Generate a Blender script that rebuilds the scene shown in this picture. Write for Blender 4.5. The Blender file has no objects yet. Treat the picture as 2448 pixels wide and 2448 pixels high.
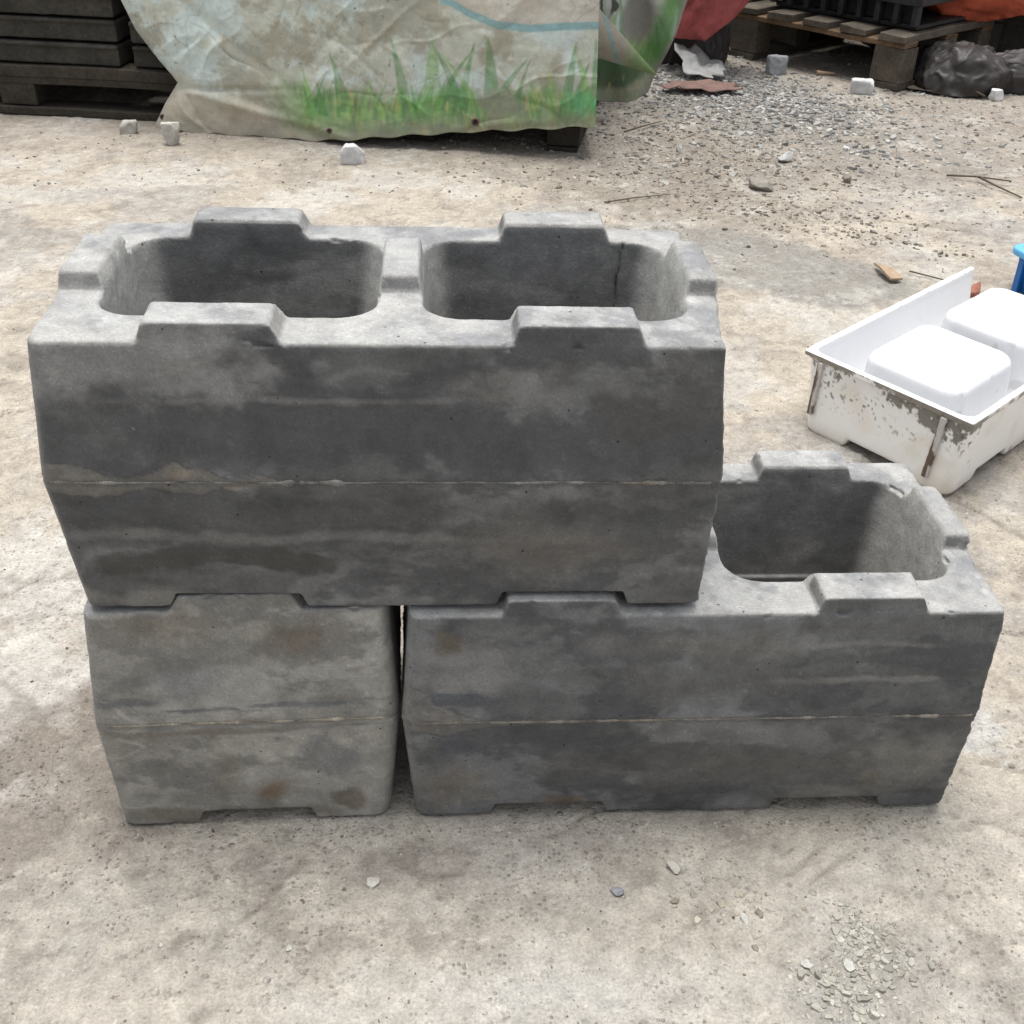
import bpy, math, random
import numpy as np
import openvdb
from mathutils import Matrix, Vector

S = bpy.context.scene
rng = np.random.default_rng(7)
random.seed(7)

# ------------------------------------------------------------------ camera
cam_d = bpy.data.cameras.new('camera'); cam = bpy.data.objects.new('camera', cam_d)
S.collection.objects.link(cam); S.camera = cam
R3 = Matrix(((0.99794029, 0.00126068, -0.06413723),
             (-0.05472708, 0.53835102, -0.84094181),
             (0.03346818, 0.84271976, 0.53731117)))
cam.matrix_world = Matrix.Translation((0.451127, -1.225026, 1.316191)) @ R3.to_4x4()
cam_d.sensor_width = 36; cam_d.lens = 1.15294 * 36
cam_d.clip_start = 0.05; cam_d.clip_end = 500

# ------------------------------------------------------------------ light
SUN_EL, SUN_AZ = math.radians(82), math.radians(-20)      # azimuth from +Y towards +X
w = bpy.data.worlds.new('World'); S.world = w; w.use_nodes = True
nt = w.node_tree; nt.nodes.clear()
sky = nt.nodes.new('ShaderNodeTexSky'); sky.sky_type = 'NISHITA'; sky.sun_disc = False
sky.sun_elevation = SUN_EL; sky.sun_rotation = SUN_AZ; sky.dust_density = 4; sky.air_density = 1.0
hs = nt.nodes.new('ShaderNodeHueSaturation'); hs.inputs['Saturation'].default_value = 0.22
bg = nt.nodes.new('ShaderNodeBackground'); bg.inputs['Strength'].default_value = 0.095
wo = nt.nodes.new('ShaderNodeOutputWorld')
nt.links.new(sky.outputs[0], hs.inputs['Color']); nt.links.new(hs.outputs[0], bg.inputs['Color'])
nt.links.new(bg.outputs[0], wo.inputs['Surface'])
sd = bpy.data.lights.new('sun', 'SUN'); sd.energy = 1.5; sd.angle = math.radians(32); sd.color = (1, 0.975, 0.94)
sun = bpy.data.objects.new('sun', sd); S.collection.objects.link(sun)
sdir = Vector((math.sin(SUN_AZ) * math.cos(SUN_EL), math.cos(SUN_AZ) * math.cos(SUN_EL), math.sin(SUN_EL)))
sun.rotation_euler = sdir.to_track_quat('Z', 'Y').to_euler()
S.view_settings.view_transform = 'Standard'; S.view_settings.look = 'None'
S.view_settings.gamma = 1; S.view_settings.exposure = 1.12

# ------------------------------------------------------------------ numpy noise
def vnoise(P, freq, seed):
    P = np.asarray(P, dtype=np.float64) * freq + seed * 17.31 + 1000.0
    i = np.floor(P).astype(np.int64); f = P - i; f = f * f * (3 - 2 * f)
    def h(x, y, z):
        n = (x * 73856093) ^ (y * 19349663) ^ (z * 83492791) ^ (seed * 2654435761)
        n = (n ^ (n >> 13)) * 1274126177 & 0x7fffffff
        n = (n ^ (n >> 15)) * 2246822519 & 0x7fffffff
        return ((n ^ (n >> 16)) & 0xffffff) / float(0xffffff)
    x, y, z = i[..., 0], i[..., 1], i[..., 2]; r = 0
    for a in (0, 1):
        wx = f[..., 0] if a else 1 - f[..., 0]
        for b in (0, 1):
            wy = f[..., 1] if b else 1 - f[..., 1]
            for c in (0, 1):
                wz = f[..., 2] if c else 1 - f[..., 2]
                r = r + wx * wy * wz * h(x + a, y + b, z + c)
    return r
ROT = np.array(Matrix.Rotation(0.9, 3, Vector((0.5, 0.3, 0.81)).normalized()))
def fbm(P, freq, seed, octs=4, gain=0.5):
    r = 0; a = 1; t = 0; P = np.asarray(P, dtype=np.float64)
    for o in range(octs):
        P = P @ ROT
        r = r + a * vnoise(P, freq * 2 ** o, seed + o * 3); t += a; a *= gain
    return r / t
def sst(a, b, x):
    t = np.clip((x - a) / (b - a), 0, 1); return t * t * (3 - 2 * t)
def mixc(c, col, m):
    return c + (np.array(col) - c) * m[:, None]

# ------------------------------------------------------------------ materials
def mat(name, base=None, rough=0.85, spec=0.3, grain=0.25, gscale=220, bump=0.3, bscale=300, bdist=0.001,
        pores=0.0, pscale=60, transl=0.0, mottle=0.15, mscale=9, weave=0.0,
        streak=0.0, specks=0.0, spk_scale=350, grit=0.0, grit_scale=160):
    m = bpy.data.materials.new(name); m.use_nodes = True
    nt = m.node_tree; N = nt.nodes; L = nt.links; N.clear()
    out = N.new('ShaderNodeOutputMaterial'); b = N.new('ShaderNodeBsdfPrincipled')
    b.inputs['Roughness'].default_value = rough; b.inputs['Specular IOR Level'].default_value = spec
    L.new(b.outputs[0], out.inputs[0])
    tc = N.new('ShaderNodeTexCoord'); co = tc.outputs['Object']
    if base is None:
        a = N.new('ShaderNodeAttribute'); a.attribute_name = 'col'; col = a.outputs['Color']
    else:
        a = N.new('ShaderNodeRGB'); a.outputs[0].default_value = (*base, 1); col = a.outputs[0]
    def noise(sc, det=4):
        n = N.new('ShaderNodeTexNoise'); n.inputs['Scale'].default_value = sc; n.inputs['Detail'].default_value = det
        n.inputs['Roughness'].default_value = 0.65; L.new(co, n.inputs['Vector']); return n.outputs['Fac']
    def mrange(v, a0, a1, b0, b1):
        r = N.new('ShaderNodeMapRange'); L.new(v, r.inputs[0])
        for k, x in zip((1, 2, 3, 4), (a0, a1, b0, b1)): r.inputs[k].default_value = x
        return r.outputs[0]
    def mult(c, f):
        v = N.new('ShaderNodeVectorMath'); v.operation = 'SCALE'; L.new(c, v.inputs[0]); L.new(f, v.inputs['Scale']); return v.outputs[0]
    g = noise(gscale, 5)
    col = mult(col, mrange(g, 0.3, 0.7, 1 - grain, 1 + grain))
    if mottle: col = mult(col, mrange(noise(mscale, 8), 0.3, 0.7, 1 - mottle, 1 + mottle))
    hgt = noise(bscale, 6)
    def add(a, b_, k):
        m_ = N.new('ShaderNodeMath'); m_.operation = 'MULTIPLY_ADD'; L.new(b_, m_.inputs[0]); m_.inputs[1].default_value = k; L.new(a, m_.inputs[2]); return m_.outputs[0]
    if streak:
        mp = N.new('ShaderNodeMapping'); mp.inputs['Scale'].default_value = (4.0, 4.0, 20.0); mp.inputs['Rotation'].default_value = (0, 0.05, 0); L.new(co, mp.inputs['Vector'])
        n = N.new('ShaderNodeTexNoise'); n.inputs['Scale'].default_value = 1.6; n.inputs['Detail'].default_value = 9; n.inputs['Roughness'].default_value = 0.68
        n.inputs['Distortion'].default_value = 0.6; L.new(mp.outputs[0], n.inputs['Vector'])
        col = mult(col, mrange(n.outputs['Fac'], 0.34, 0.66, 1 - streak, 1 + streak))
    if specks:
        for sc, lo_, hi_, f in ((spk_scale, 0.64, 0.74, 1.0 + 1.1 * specks), (spk_scale * 0.7, 0.65, 0.73, 1.0 - specks), (spk_scale * 0.25, 0.62, 0.70, 1.0 - 0.7 * specks), (spk_scale * 0.3, 0.60, 0.68, 1.0 + 0.9 * specks)):
            col = mult(col, mrange(noise(sc, 2 if sc > 100 else 6), lo_, hi_, 1.0, f))
    if grit:
        for k_, sc in enumerate((grit_scale, grit_scale * 0.45)):
            v = N.new('ShaderNodeTexVoronoi'); v.inputs['Scale'].default_value = sc; v.inputs['Randomness'].default_value = 1.0; L.new(co, v.inputs['Vector'])
            sp = N.new('ShaderNodeSeparateColor'); L.new(v.outputs['Color'], sp.inputs[0])
            sel = mrange(sp.outputs[0], 0.70, 0.74, 0, 1); dd = mrange(v.outputs['Distance'], 0.22, 0.42, 1, 0)
            mm = N.new('ShaderNodeMath'); mm.operation = 'MULTIPLY'; L.new(sel, mm.inputs[0]); L.new(dd, mm.inputs[1])
            # patches of grit only
            pm = N.new('ShaderNodeMath'); pm.operation = 'MULTIPLY'; L.new(mm.outputs[0], pm.inputs[0]); L.new(mrange(noise(5 + 4 * k_, 5), 0.46, 0.58, 0.1, 1), pm.inputs[1])
            tone = mrange(sp.outputs[1], 0, 1, 1 - grit, 1 + grit * 0.45)
            one = N.new('ShaderNodeMix'); one.data_type = 'FLOAT'; L.new(pm.outputs[0], one.inputs[0]); one.inputs[2].default_value = 1.0; L.new(tone, one.inputs[3])
            col = mult(col, one.outputs[0]); hgt = add(hgt, pm.outputs[0], 0.35)
    if weave:
        for ax in (0, 2):
            wv = N.new('ShaderNodeTexWave'); wv.bands_direction = 'X' if ax == 0 else 'Z'
            wv.inputs['Scale'].default_value = 75; wv.inputs['Distortion'].default_value = 1.2; L.new(co, wv.inputs['Vector'])
            col = mult(col, mrange(wv.outputs['Fac'], 0, 1, 1 - weave, 1 + weave))
    if pores:
        v = N.new('ShaderNodeTexVoronoi'); v.inputs['Scale'].default_value = pscale; L.new(co, v.inputs['Vector'])
        sp = N.new('ShaderNodeSeparateColor'); L.new(v.outputs['Color'], sp.inputs[0])
        rad = mrange(sp.outputs[0], 1 - pores, 1, 0.0, 0.15)
        lt = N.new('ShaderNodeMath'); lt.operation = 'SUBTRACT'; L.new(rad, lt.inputs[0]); L.new(v.outputs['Distance'], lt.inputs[1])
        mk = mrange(lt.outputs[0], 0.0, 0.03, 1, 0.25); col = mult(col, mk)
        hm = N.new('ShaderNodeMath'); hm.operation = 'MULTIPLY'; L.new(hgt, hm.inputs[0]); L.new(mk, hm.inputs[1]); hgt = hm.outputs[0]
    L.new(col, b.inputs['Base Color'])
    bp = N.new('ShaderNodeBump'); bp.inputs['Strength'].default_value = bump; bp.inputs['Distance'].default_value = bdist
    L.new(hgt, bp.inputs['Height']); L.new(bp.outputs[0], b.inputs['Normal'])
    L.new(mrange(noise(40, 4), 0.3, 0.7, rough - 0.08, min(1, rough + 0.08)), b.inputs['Roughness'])
    if transl:
        t = N.new('ShaderNodeBsdfTranslucent'); L.new(col, t.inputs[0]); mx = N.new('ShaderNodeMixShader')
        mx.inputs[0].default_value = transl; L.new(b.outputs[0], mx.inputs[1]); L.new(t.outputs[0], mx.inputs[2]); L.new(mx.outputs[0], out.inputs[0])
    return m
M = {
 'concrete': mat('cast_concrete', grain=0.16, gscale=330, bump=0.5, bscale=260, bdist=0.002, pores=0.30, pscale=66, mottle=0.16, mscale=26, rough=0.62, spec=0.35, streak=0.06, specks=0.24, spk_scale=330),
 'mortar': mat('crumbly_mortar', grain=0.45, gscale=500, bump=0.8, bscale=400, bdist=0.003, mottle=0.3, mscale=30),
 'ground': mat('yard_surface', grain=0.22, gscale=210, bump=1.0, bscale=85, bdist=0.011, mottle=0.15, mscale=34, rough=0.92, spec=0.2, specks=0.17, spk_scale=230, grit=0.28, grit_scale=150),
 'stone': mat('loose_stone', grain=0.15, gscale=200, bump=0.5, bscale=180, bdist=0.002, rough=0.9, spec=0.2),
 'tarp': mat('printed_tarpaulin', grain=0.12, gscale=260, bump=0.35, bscale=60, bdist=0.004, mottle=0.12, mscale=18, rough=0.62, weave=0.05),
 'white': mat('white_plastic', grain=0.015, gscale=60, bump=0.12, bscale=30, bdist=0.001, mottle=0.02, rough=0.42, spec=0.45),
 'wood': mat('weathered_wood', grain=0.3, gscale=60, bump=0.6, bscale=120, bdist=0.002, mottle=0.3, mscale=12),
 'slab': mat('dark_cast_slab', (0.045, 0.042, 0.036), grain=0.3, gscale=70, bump=0.6, bscale=120, bdist=0.003, mottle=0.4, mscale=9),
 'black': mat('black_plastic', (0.02, 0.021, 0.023), grain=0.2, gscale=90, bump=0.3, bscale=100, mottle=0.5, mscale=12, rough=0.55),
 'red': mat('red_sheeting', (0.32, 0.075, 0.075), grain=0.1, gscale=80, bump=0.4, bscale=25, bdist=0.004, mottle=0.35, mscale=10, rough=0.5),
 'orange': mat('orange_sheeting', (0.50, 0.11, 0.06), grain=0.1, gscale=80, bump=0.4, bscale=25, bdist=0.004, mottle=0.4, mscale=8, rough=0.5),
 'sack': mat('dark_sacking', (0.034, 0.030, 0.029), grain=0.15, gscale=200, bump=0.4, bscale=40, bdist=0.006, mottle=0.3, mscale=9, rough=0.5, spec=0.35),
 'paper': mat('grey_scrap_plastic', (0.33, 0.33, 0.32), grain=0.1, mottle=0.25, mscale=20, rough=0.6),
 'rust': mat('rotted_brown_scrap', (0.16, 0.10, 0.085), grain=0.3, gscale=120, mottle=0.3, mscale=20),
 'blue': mat('blue_plastic', (0.01, 0.13, 0.42), grain=0.03, bump=0.1, mottle=0.1, rough=0.4, spec=0.5),
 'lblue': mat('pale_blue_plastic', (0.12, 0.40, 0.75), grain=0.03, bump=0.1, mottle=0.1, rough=0.4, spec=0.5),
 'rib': mat('stained_rib', grain=0.15, gscale=160, bump=0.3, mottle=0.2, mscale=25, rough=0.6),
 'twig': mat('dry_twig', (0.10, 0.08, 0.06), grain=0.3, mottle=0.3),
 'chip': mat('split_wood', (0.34, 0.25, 0.175), grain=0.2, mottle=0.2, mscale=40),
}

# ------------------------------------------------------------------ object helpers
def mesh_obj(name, V, F, m, parent=None, col=None, nrm=None, smooth=True):
    me = bpy.data.meshes.new(name); V = np.asarray(V, dtype=np.float32)
    if isinstance(F, np.ndarray):
        nf, k = F.shape
        me.vertices.add(len(V)); me.vertices.foreach_set('co', V.ravel())
        me.loops.add(nf * k); me.loops.foreach_set('vertex_index', F.astype(np.int32).ravel())
        me.polygons.add(nf); me.polygons.foreach_set('loop_start', np.arange(0, nf * k, k, dtype=np.int32))
        me.update(calc_edges=True); me.validate()
    else:
        me.from_pydata([tuple(map(float, v)) for v in V], [], [tuple(map(int, f)) for f in F])
    if smooth: me.polygons.foreach_set('use_smooth', np.ones(len(me.polygons), dtype=bool))
    if col is not None:
        a = me.color_attributes.new('col', 'FLOAT_COLOR', 'POINT')
        c4 = np.ones((len(V), 4), dtype=np.float32); c4[:, :3] = np.clip(col, 0, 1); a.data.foreach_set('color', c4.ravel())
    if nrm is not None: me.normals_split_custom_set_from_vertices(np.asarray(nrm, dtype=np.float32).tolist())
    me.materials.append(M[m]); o = bpy.data.objects.new(name, me); S.collection.objects.link(o)
    if parent: o.parent = parent
    return o
def tag(o, label, cat, group=None, kind=None):
    if label: o['label'] = label
    if cat: o['category'] = cat
    if group: o['group'] = group
    if kind: o['kind'] = kind
    return o
def thing(name, loc, rz, label, cat, group=None):
    o = bpy.data.objects.new(name, None); S.collection.objects.link(o); o.location = loc; o.rotation_euler = (0, 0, rz)
    o.empty_display_size = 0.1
    return tag(o, label, cat, group)

def smax(a, b, k):
    h = np.clip(0.5 + 0.5 * (a - b) / k, 0, 1); return b + (a - b) * h + k * h * (1 - h)
def smin(a, b, k): return -smax(-a, -b, k)
def iso(fn, lo, hi, vx):
    n = [int(round((hi[i] - lo[i]) / vx)) + 1 for i in range(3)]
    X = (lo[0] + vx * np.arange(n[0]))[:, None, None]; Y = (lo[1] + vx * np.arange(n[1]))[None, :, None]; Z = (lo[2] + vx * np.arange(n[2]))[None, None, :]
    D = fn(X, Y, Z) + 0 * (X + Y + Z)
    g = openvdb.FloatGrid(1.0); g.copyFromArray(np.clip(D / vx, -3, 3).astype(np.float32), tolerance=0.0)
    P, Q = g.convertToQuads(0.0)[:2]
    V = np.array(lo) + vx * P
    # orient outwards
    Q = Q[:, ::-1]
    N = vnormals(V, Q)
    e = V[:2000] + N[:2000] * vx * 1.5
    d = np.array([float(np.asarray(fn(np.array([[[p[0]]]]), np.array([[[p[1]]]]), np.array([[[p[2]]]]))).ravel()[0]) for p in e[:60]])
    if (d < 0).sum() > 30: Q = Q[:, ::-1]; N = -N
    return V, Q, N
def vnormals(V, Q):
    n = np.cross(V[Q[:, 2]] - V[Q[:, 0]], V[Q[:, 3]] - V[Q[:, 1]]); N = np.zeros_like(V)
    for k in range(Q.shape[1]): np.add.at(N, Q[:, k], n)
    return N / (np.linalg.norm(N, axis=1, keepdims=True) + 1e-12)
def box(x0, x1, y0, y1, z0, z1, jit=0.0):
    V = np.array([(x, y, z) for x in (x0, x1) for y in (y0, y1) for z in (z0, z1)], dtype=float)
    V = V + rng.uniform(-jit, jit, V.shape) if jit else V
    F = [(0, 1, 3, 2), (4, 6, 7, 5), (0, 4, 5, 1), (2, 3, 7, 6), (0, 2, 6, 4), (1, 5, 7, 3)]
    return V, F
def bevel_box(name, dims, m, parent=None, col=None, bev=0.004, jit=0.0):
    """one bevelled, slightly irregular board"""
    V, F = box(*dims, jit=jit)
    o = mesh_obj(name, V, F, m, parent, None, smooth=False)
    import bmesh
    bm = bmesh.new(); bm.from_mesh(o.data)
    bmesh.ops.bevel(bm, geom=bm.edges[:] , offset=bev, segments=2, profile=0.6, affect='EDGES')
    L = max(dims[1] - dims[0], dims[3] - dims[2])
    bmesh.ops.subdivide_edges(bm, edges=[e for e in bm.edges if e.calc_length() > 0.12], cuts=8, use_grid_fill=True)
    for v in bm.verts:
        p = np.array([[v.co.x, v.co.y, v.co.z]]) + dims[0] * 3.1
        v.co.z += (float(vnoise(p, 6, 3)[0]) - 0.5) * 0.006; v.co.y += (float(vnoise(p, 7, 5)[0]) - 0.5) * 0.006
    bm.to_mesh(o.data)
    if col is not None:
        n = len(o.data.vertices); V = np.empty(n * 3); o.data.vertices.foreach_get('co', V); V = V.reshape(-1, 3)
        c = np.tile(np.array(col, dtype=float), (n, 1)) * (0.75 + 0.5 * vnoise(V * [1, 1, 4], 12, 9))[:, None]
        a = o.data.color_attributes.new('col', 'FLOAT_COLOR', 'POINT'); c4 = np.ones((n, 4), dtype=np.float32); c4[:, :3] = c; a.data.foreach_set('color', c4.ravel())
    bm.free(); return o

# ------------------------------------------------------------------ ground sheet
def axis(lo, hi, segs):
    a = [lo]
    for s, e, d0, d1 in segs:
        x = s
        while x < e:
            a.append(x); t = (x - s) / (e - s); x += d0 + (d1 - d0) * t
    a.append(hi); return np.unique(np.round(a, 5))
gx = axis(-80, 80, [(-60, -6, 9, 1.0), (-6, -1.7, 0.5, 0.03), (-1.7, 3.6, 0.0075, 0.0085), (3.6, 8, 0.03, 0.5), (8, 60, 1, 9)])
gy = axis(-80, 80, [(-60, -6, 9, 1.0), (-6, -0.6, 0.5, 0.03), (-0.6, 2.4, 0.006, 0.008), (2.4, 5.6, 0.009, 0.02), (5.6, 9, 0.03, 0.5), (9, 60, 1, 9)])
GX, GY = np.meshgrid(gx, gy, indexing='ij')
GROOVES = [([(1.19, -0.004), (1.266, -0.022), (1.32, -0.051), (1.45, -0.10)], 0.004), ([(0.11, -0.207), (0.163, -0.198), (0.207, -0.163), (0.222, -0.144), (0.246, -0.1)], 0.004),
 ([(0.234, -0.013), (0.236, -0.035), (0.30, -0.06)], 0.003), ([(1.422, 0.406), (1.489, 0.436), (1.6, 0.40)], 0.006), ([(1.58, 0.88), (1.599, 0.856), (1.63, 0.803), (1.69, 0.70)], 0.009),
 ([(0.650, -0.023), (0.67, 0.0), (0.718, 0.017)], 0.003), ([(0.448, -0.058), (0.509, -0.069), (0.493, -0.102), (0.434, -0.105), (0.389, -0.075)], 0.004),
 ([(-0.339, 0.544), (-0.297, 0.593)], 0.006), ([(-0.33, 0.33), (-0.273, 0.323), (-0.202, 0.257), (-0.146, 0.17)], 0.006), ([(1.019, -0.062), (0.944, -0.109)], 0.004), ([(1.06, -0.07), (0.97, -0.13)], 0.004),
 ([(1.316, 0.105), (1.377, 0.081), (1.5, 0.09)], 0.005), ([(2.3, 2.6), (2.6, 2.45), (3.0, 2.5)], 0.012), ([(2.0, 2.75), (2.3, 2.62)], 0.012)]
def grooves(x, y, P):
    m = np.zeros_like(x); wx = 0.03 * (fbm(P, 14, 14, 4) - 0.5); wy = 0.03 * (fbm(P, 14, 15, 4) - 0.5); X_, Y_ = x + wx, y + wy
    for pts, wd in GROOVES:
        for (a, b), (c, d) in zip(pts[:-1], pts[1:]):
            L2 = (c - a) ** 2 + (d - b) ** 2; t = np.clip(((X_ - a) * (c - a) + (Y_ - b) * (d - b)) / L2, 0, 1)
            m = np.maximum(m, np.exp(-((X_ - a - t * (c - a)) ** 2 + (Y_ - b - t * (d - b)) ** 2) / wd ** 2))
    return m * (0.4 + 0.6 * fbm(P, 30, 16, 2))
def gheight(x, y):
    P = np.stack([x, y, np.zeros_like(x)], -1)
    near = np.exp(-((np.maximum(np.abs(x - 0.6) - 0.65, 0)) ** 2 + (np.maximum(np.abs(y - 0.2) - 0.28, 0)) ** 2) / 0.01)
    h = 0.016 * (fbm(P, 1.3, 1, 3) - 0.5) + 0.009 * (fbm(P, 6, 5, 3) - 0.5) + 0.006 * (fbm(P, 30, 8, 4, 0.7) - 0.5) * (0.35 + 1.3 * sst(0.42, 0.6, fbm(P, 2.2, 9, 3)))
    f = fbm(P, 2.6, 21, 6, 0.55)
    h = h + 0.0045 * sst(0.50, 0.515, f) + 0.003 * sst(0.44, 0.45, fbm(P, 4.1, 31, 6, 0.6))
    yc = np.interp(x, [-0.6, -0.151, -0.083, -0.015, 0.009, 0.067, 0.143, 0.30, 0.6], [-0.12, -0.08, -0.068, -0.046, -0.022, -0.014, -0.018, -0.06, -0.3])
    h = h + 0.0075 * sst(-0.003, 0.004, yc - y + 0.022 * (fbm(P, 16, 12, 4) - 0.5)) * (x < 0.5) * (y > -0.6) * sst(0.5, 0.25, x)
    gm = grooves(x, y, P)
    return h * (1 - 0.75 * near) - 0.006 - 0.006 * gm
GH = gheight(GX, GY)
def ell(x, y, cx, cy, rx, ry, a=0, P=None, wob=0.5, fr=4, seed=50):
    c, s = math.cos(math.radians(a)), math.sin(math.radians(a)); dx, dy = x - cx, y - cy
    d = np.sqrt(((c * dx + s * dy) / rx) ** 2 + ((-s * dx + c * dy) / ry) ** 2)
    return 1 - d + wob * (fbm(P, fr, seed, 6, 0.68) - 0.5) * 2.6
def gcolor(x, y, h):
    P = np.stack([x, y, 0 * x], -1).reshape(-1, 3); x = x.ravel(); y = y.ravel()
    n1 = fbm(P, 1.1, 61, 6, 0.62); n2 = fbm(P, 3.3, 64, 6, 0.65); n3 = fbm(P, 24, 67, 4, 0.6); n4 = fbm(P, 70, 71, 3, 0.6)
    c = np.tile(np.array((0.46, 0.41, 0.34)), (len(x), 1))
    c = mixc(c, (0.34, 0.30, 0.25), sst(0.50, 0.66, n1) * 0.6)
    c = mixc(c, (0.50, 0.475, 0.43), sst(0.50, 0.62, n2) * 0.75)
    c = mixc(c, (0.31, 0.28, 0.245), sst(0.52, 0.68, fbm(P, 5.1, 81, 6, 0.7)) * 0.6)
    c = mixc(c, (0.33, 0.315, 0.295), sst(0.55, 0.66, fbm(P, 2.3, 91, 6, 0.65)) * 0.55)
    # front strip painted paler and greyer to offset the shade before the stack
    c = mixc(c, (0.50, 0.47, 0.415), sst(0.3, -0.1, y) * 0.6)
    # smooth grey cement patch behind the stack
    c = mixc(c, (0.285, 0.275, 0.25), np.clip(sst(0.0, 0.22, ell(x, y, 1.42, 2.32, 0.62, 0.27, -32, P, 0.35)) * 0.85, 0, 1))
    c = mixc(c, (0.29, 0.28, 0.25), sst(0.0, 0.3, ell(x, y, 2.1, 1.95, 0.25, 0.1, -20, P, 0.6)) * 0.6)
    # gritty brown-grey zone in front of the far pallets
    c = mixc(c, (0.255, 0.225, 0.185), sst(0.0, 0.55, ell(x, y, 1.45, 3.35, 0.75, 0.95, -15, P, 0.5)) * 0.75)
    c = mixc(c, (0.22, 0.215, 0.205), sst(0.0, 0.5, ell(x, y, 1.95, 4.35, 0.6, 0.85, 30, P, 0.5)) * 0.85)
    c = mixc(c, (0.27, 0.24, 0.205), sst(3.0, 3.7, y + 0.4 * (n2 - 0.5) + 0.1 * x) * 0.6)
    # dark dirt hugging the foot of the left block
    c = mixc(c, (0.235, 0.205, 0.175), sst(0.0, 0.5, ell(x, y, -0.16, 0.12, 0.3, 0.33, 20, P, 0.6, 6)) * 0.8)
    c = mixc(c, (0.36, 0.33, 0.295), sst(0.0, 0.5, ell(x, y, 0.45, -0.075, 0.30, 0.06, 5, P, 0.7, 8)) * 0.7)
    # grey dust by the front right gravel, white scuffs
    c = mixc(c, (0.33, 0.315, 0.295), sst(-0.1, 0.8, ell(x, y, 1.08, -0.27, 0.26, 0.18, 30, P, 0.8, 7)) * 0.6)
    c = mixc(c, (0.52, 0.52, 0.50), sst(0.1, 0.4, ell(x, y, 1.29, 0.20, 0.07, 0.10, 30, P, 0.9, 9)) * 0.7)
    c = mixc(c, (0.56, 0.545, 0.51), sst(-0.2, 0.8, ell(x, y, 0.62, -0.30, 0.26, 0.08, 0, P, 0.8, 7)) * 0.6)
    c = mixc(c, (0.56, 0.54, 0.50), sst(0.1, 0.5, ell(x, y, -0.25, 0.62, 0.22, 0.45, 0, P, 0.8, 5)) * 0.7)
    c = c * (0.76 + 0.48 * n3)[:, None] * (0.80 + 0.40 * n4)[:, None]
    n5 = fbm(P, 11, 75, 6, 0.75)
    c = mixc(c, (0.21, 0.185, 0.155), grooves(x, y, P) * 0.75)
    c = mixc(c, (0.53, 0.505, 0.46), sst(0.53, 0.64, n5) * sst(0.42, 0.58, n2) * 0.6)
    c = mixc(c, (0.23, 0.205, 0.175), sst(0.46, 0.38, n5) * sst(0.58, 0.44, n2) * 0.5)
    sp = sst(0.88, 0.94, vnoise(P @ ROT, 170, 99)); c = mixc(c, (0.20, 0.175, 0.15), sp * 0.6)
    sp = sst(0.90, 0.95, vnoise(P @ ROT, 140, 97)); c = mixc(c, (0.62, 0.61, 0.58), sp * 0.6)
    return c
nx, ny = GX.shape
Vg = np.stack([GX, GY, GH], -1).reshape(-1, 3)
ii = (np.arange(nx - 1)[:, None] * ny + np.arange(ny - 1)[None, :]).ravel()
Fg = np.stack([ii, ii + ny, ii + ny + 1, ii + 1], -1)
g = mesh_obj('ground', Vg, Fg, 'ground', None, gcolor(GX, GY, GH) * 0.95)
tag(g, 'pale dusty concrete yard with grey cement patches', None, kind='structure')

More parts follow.
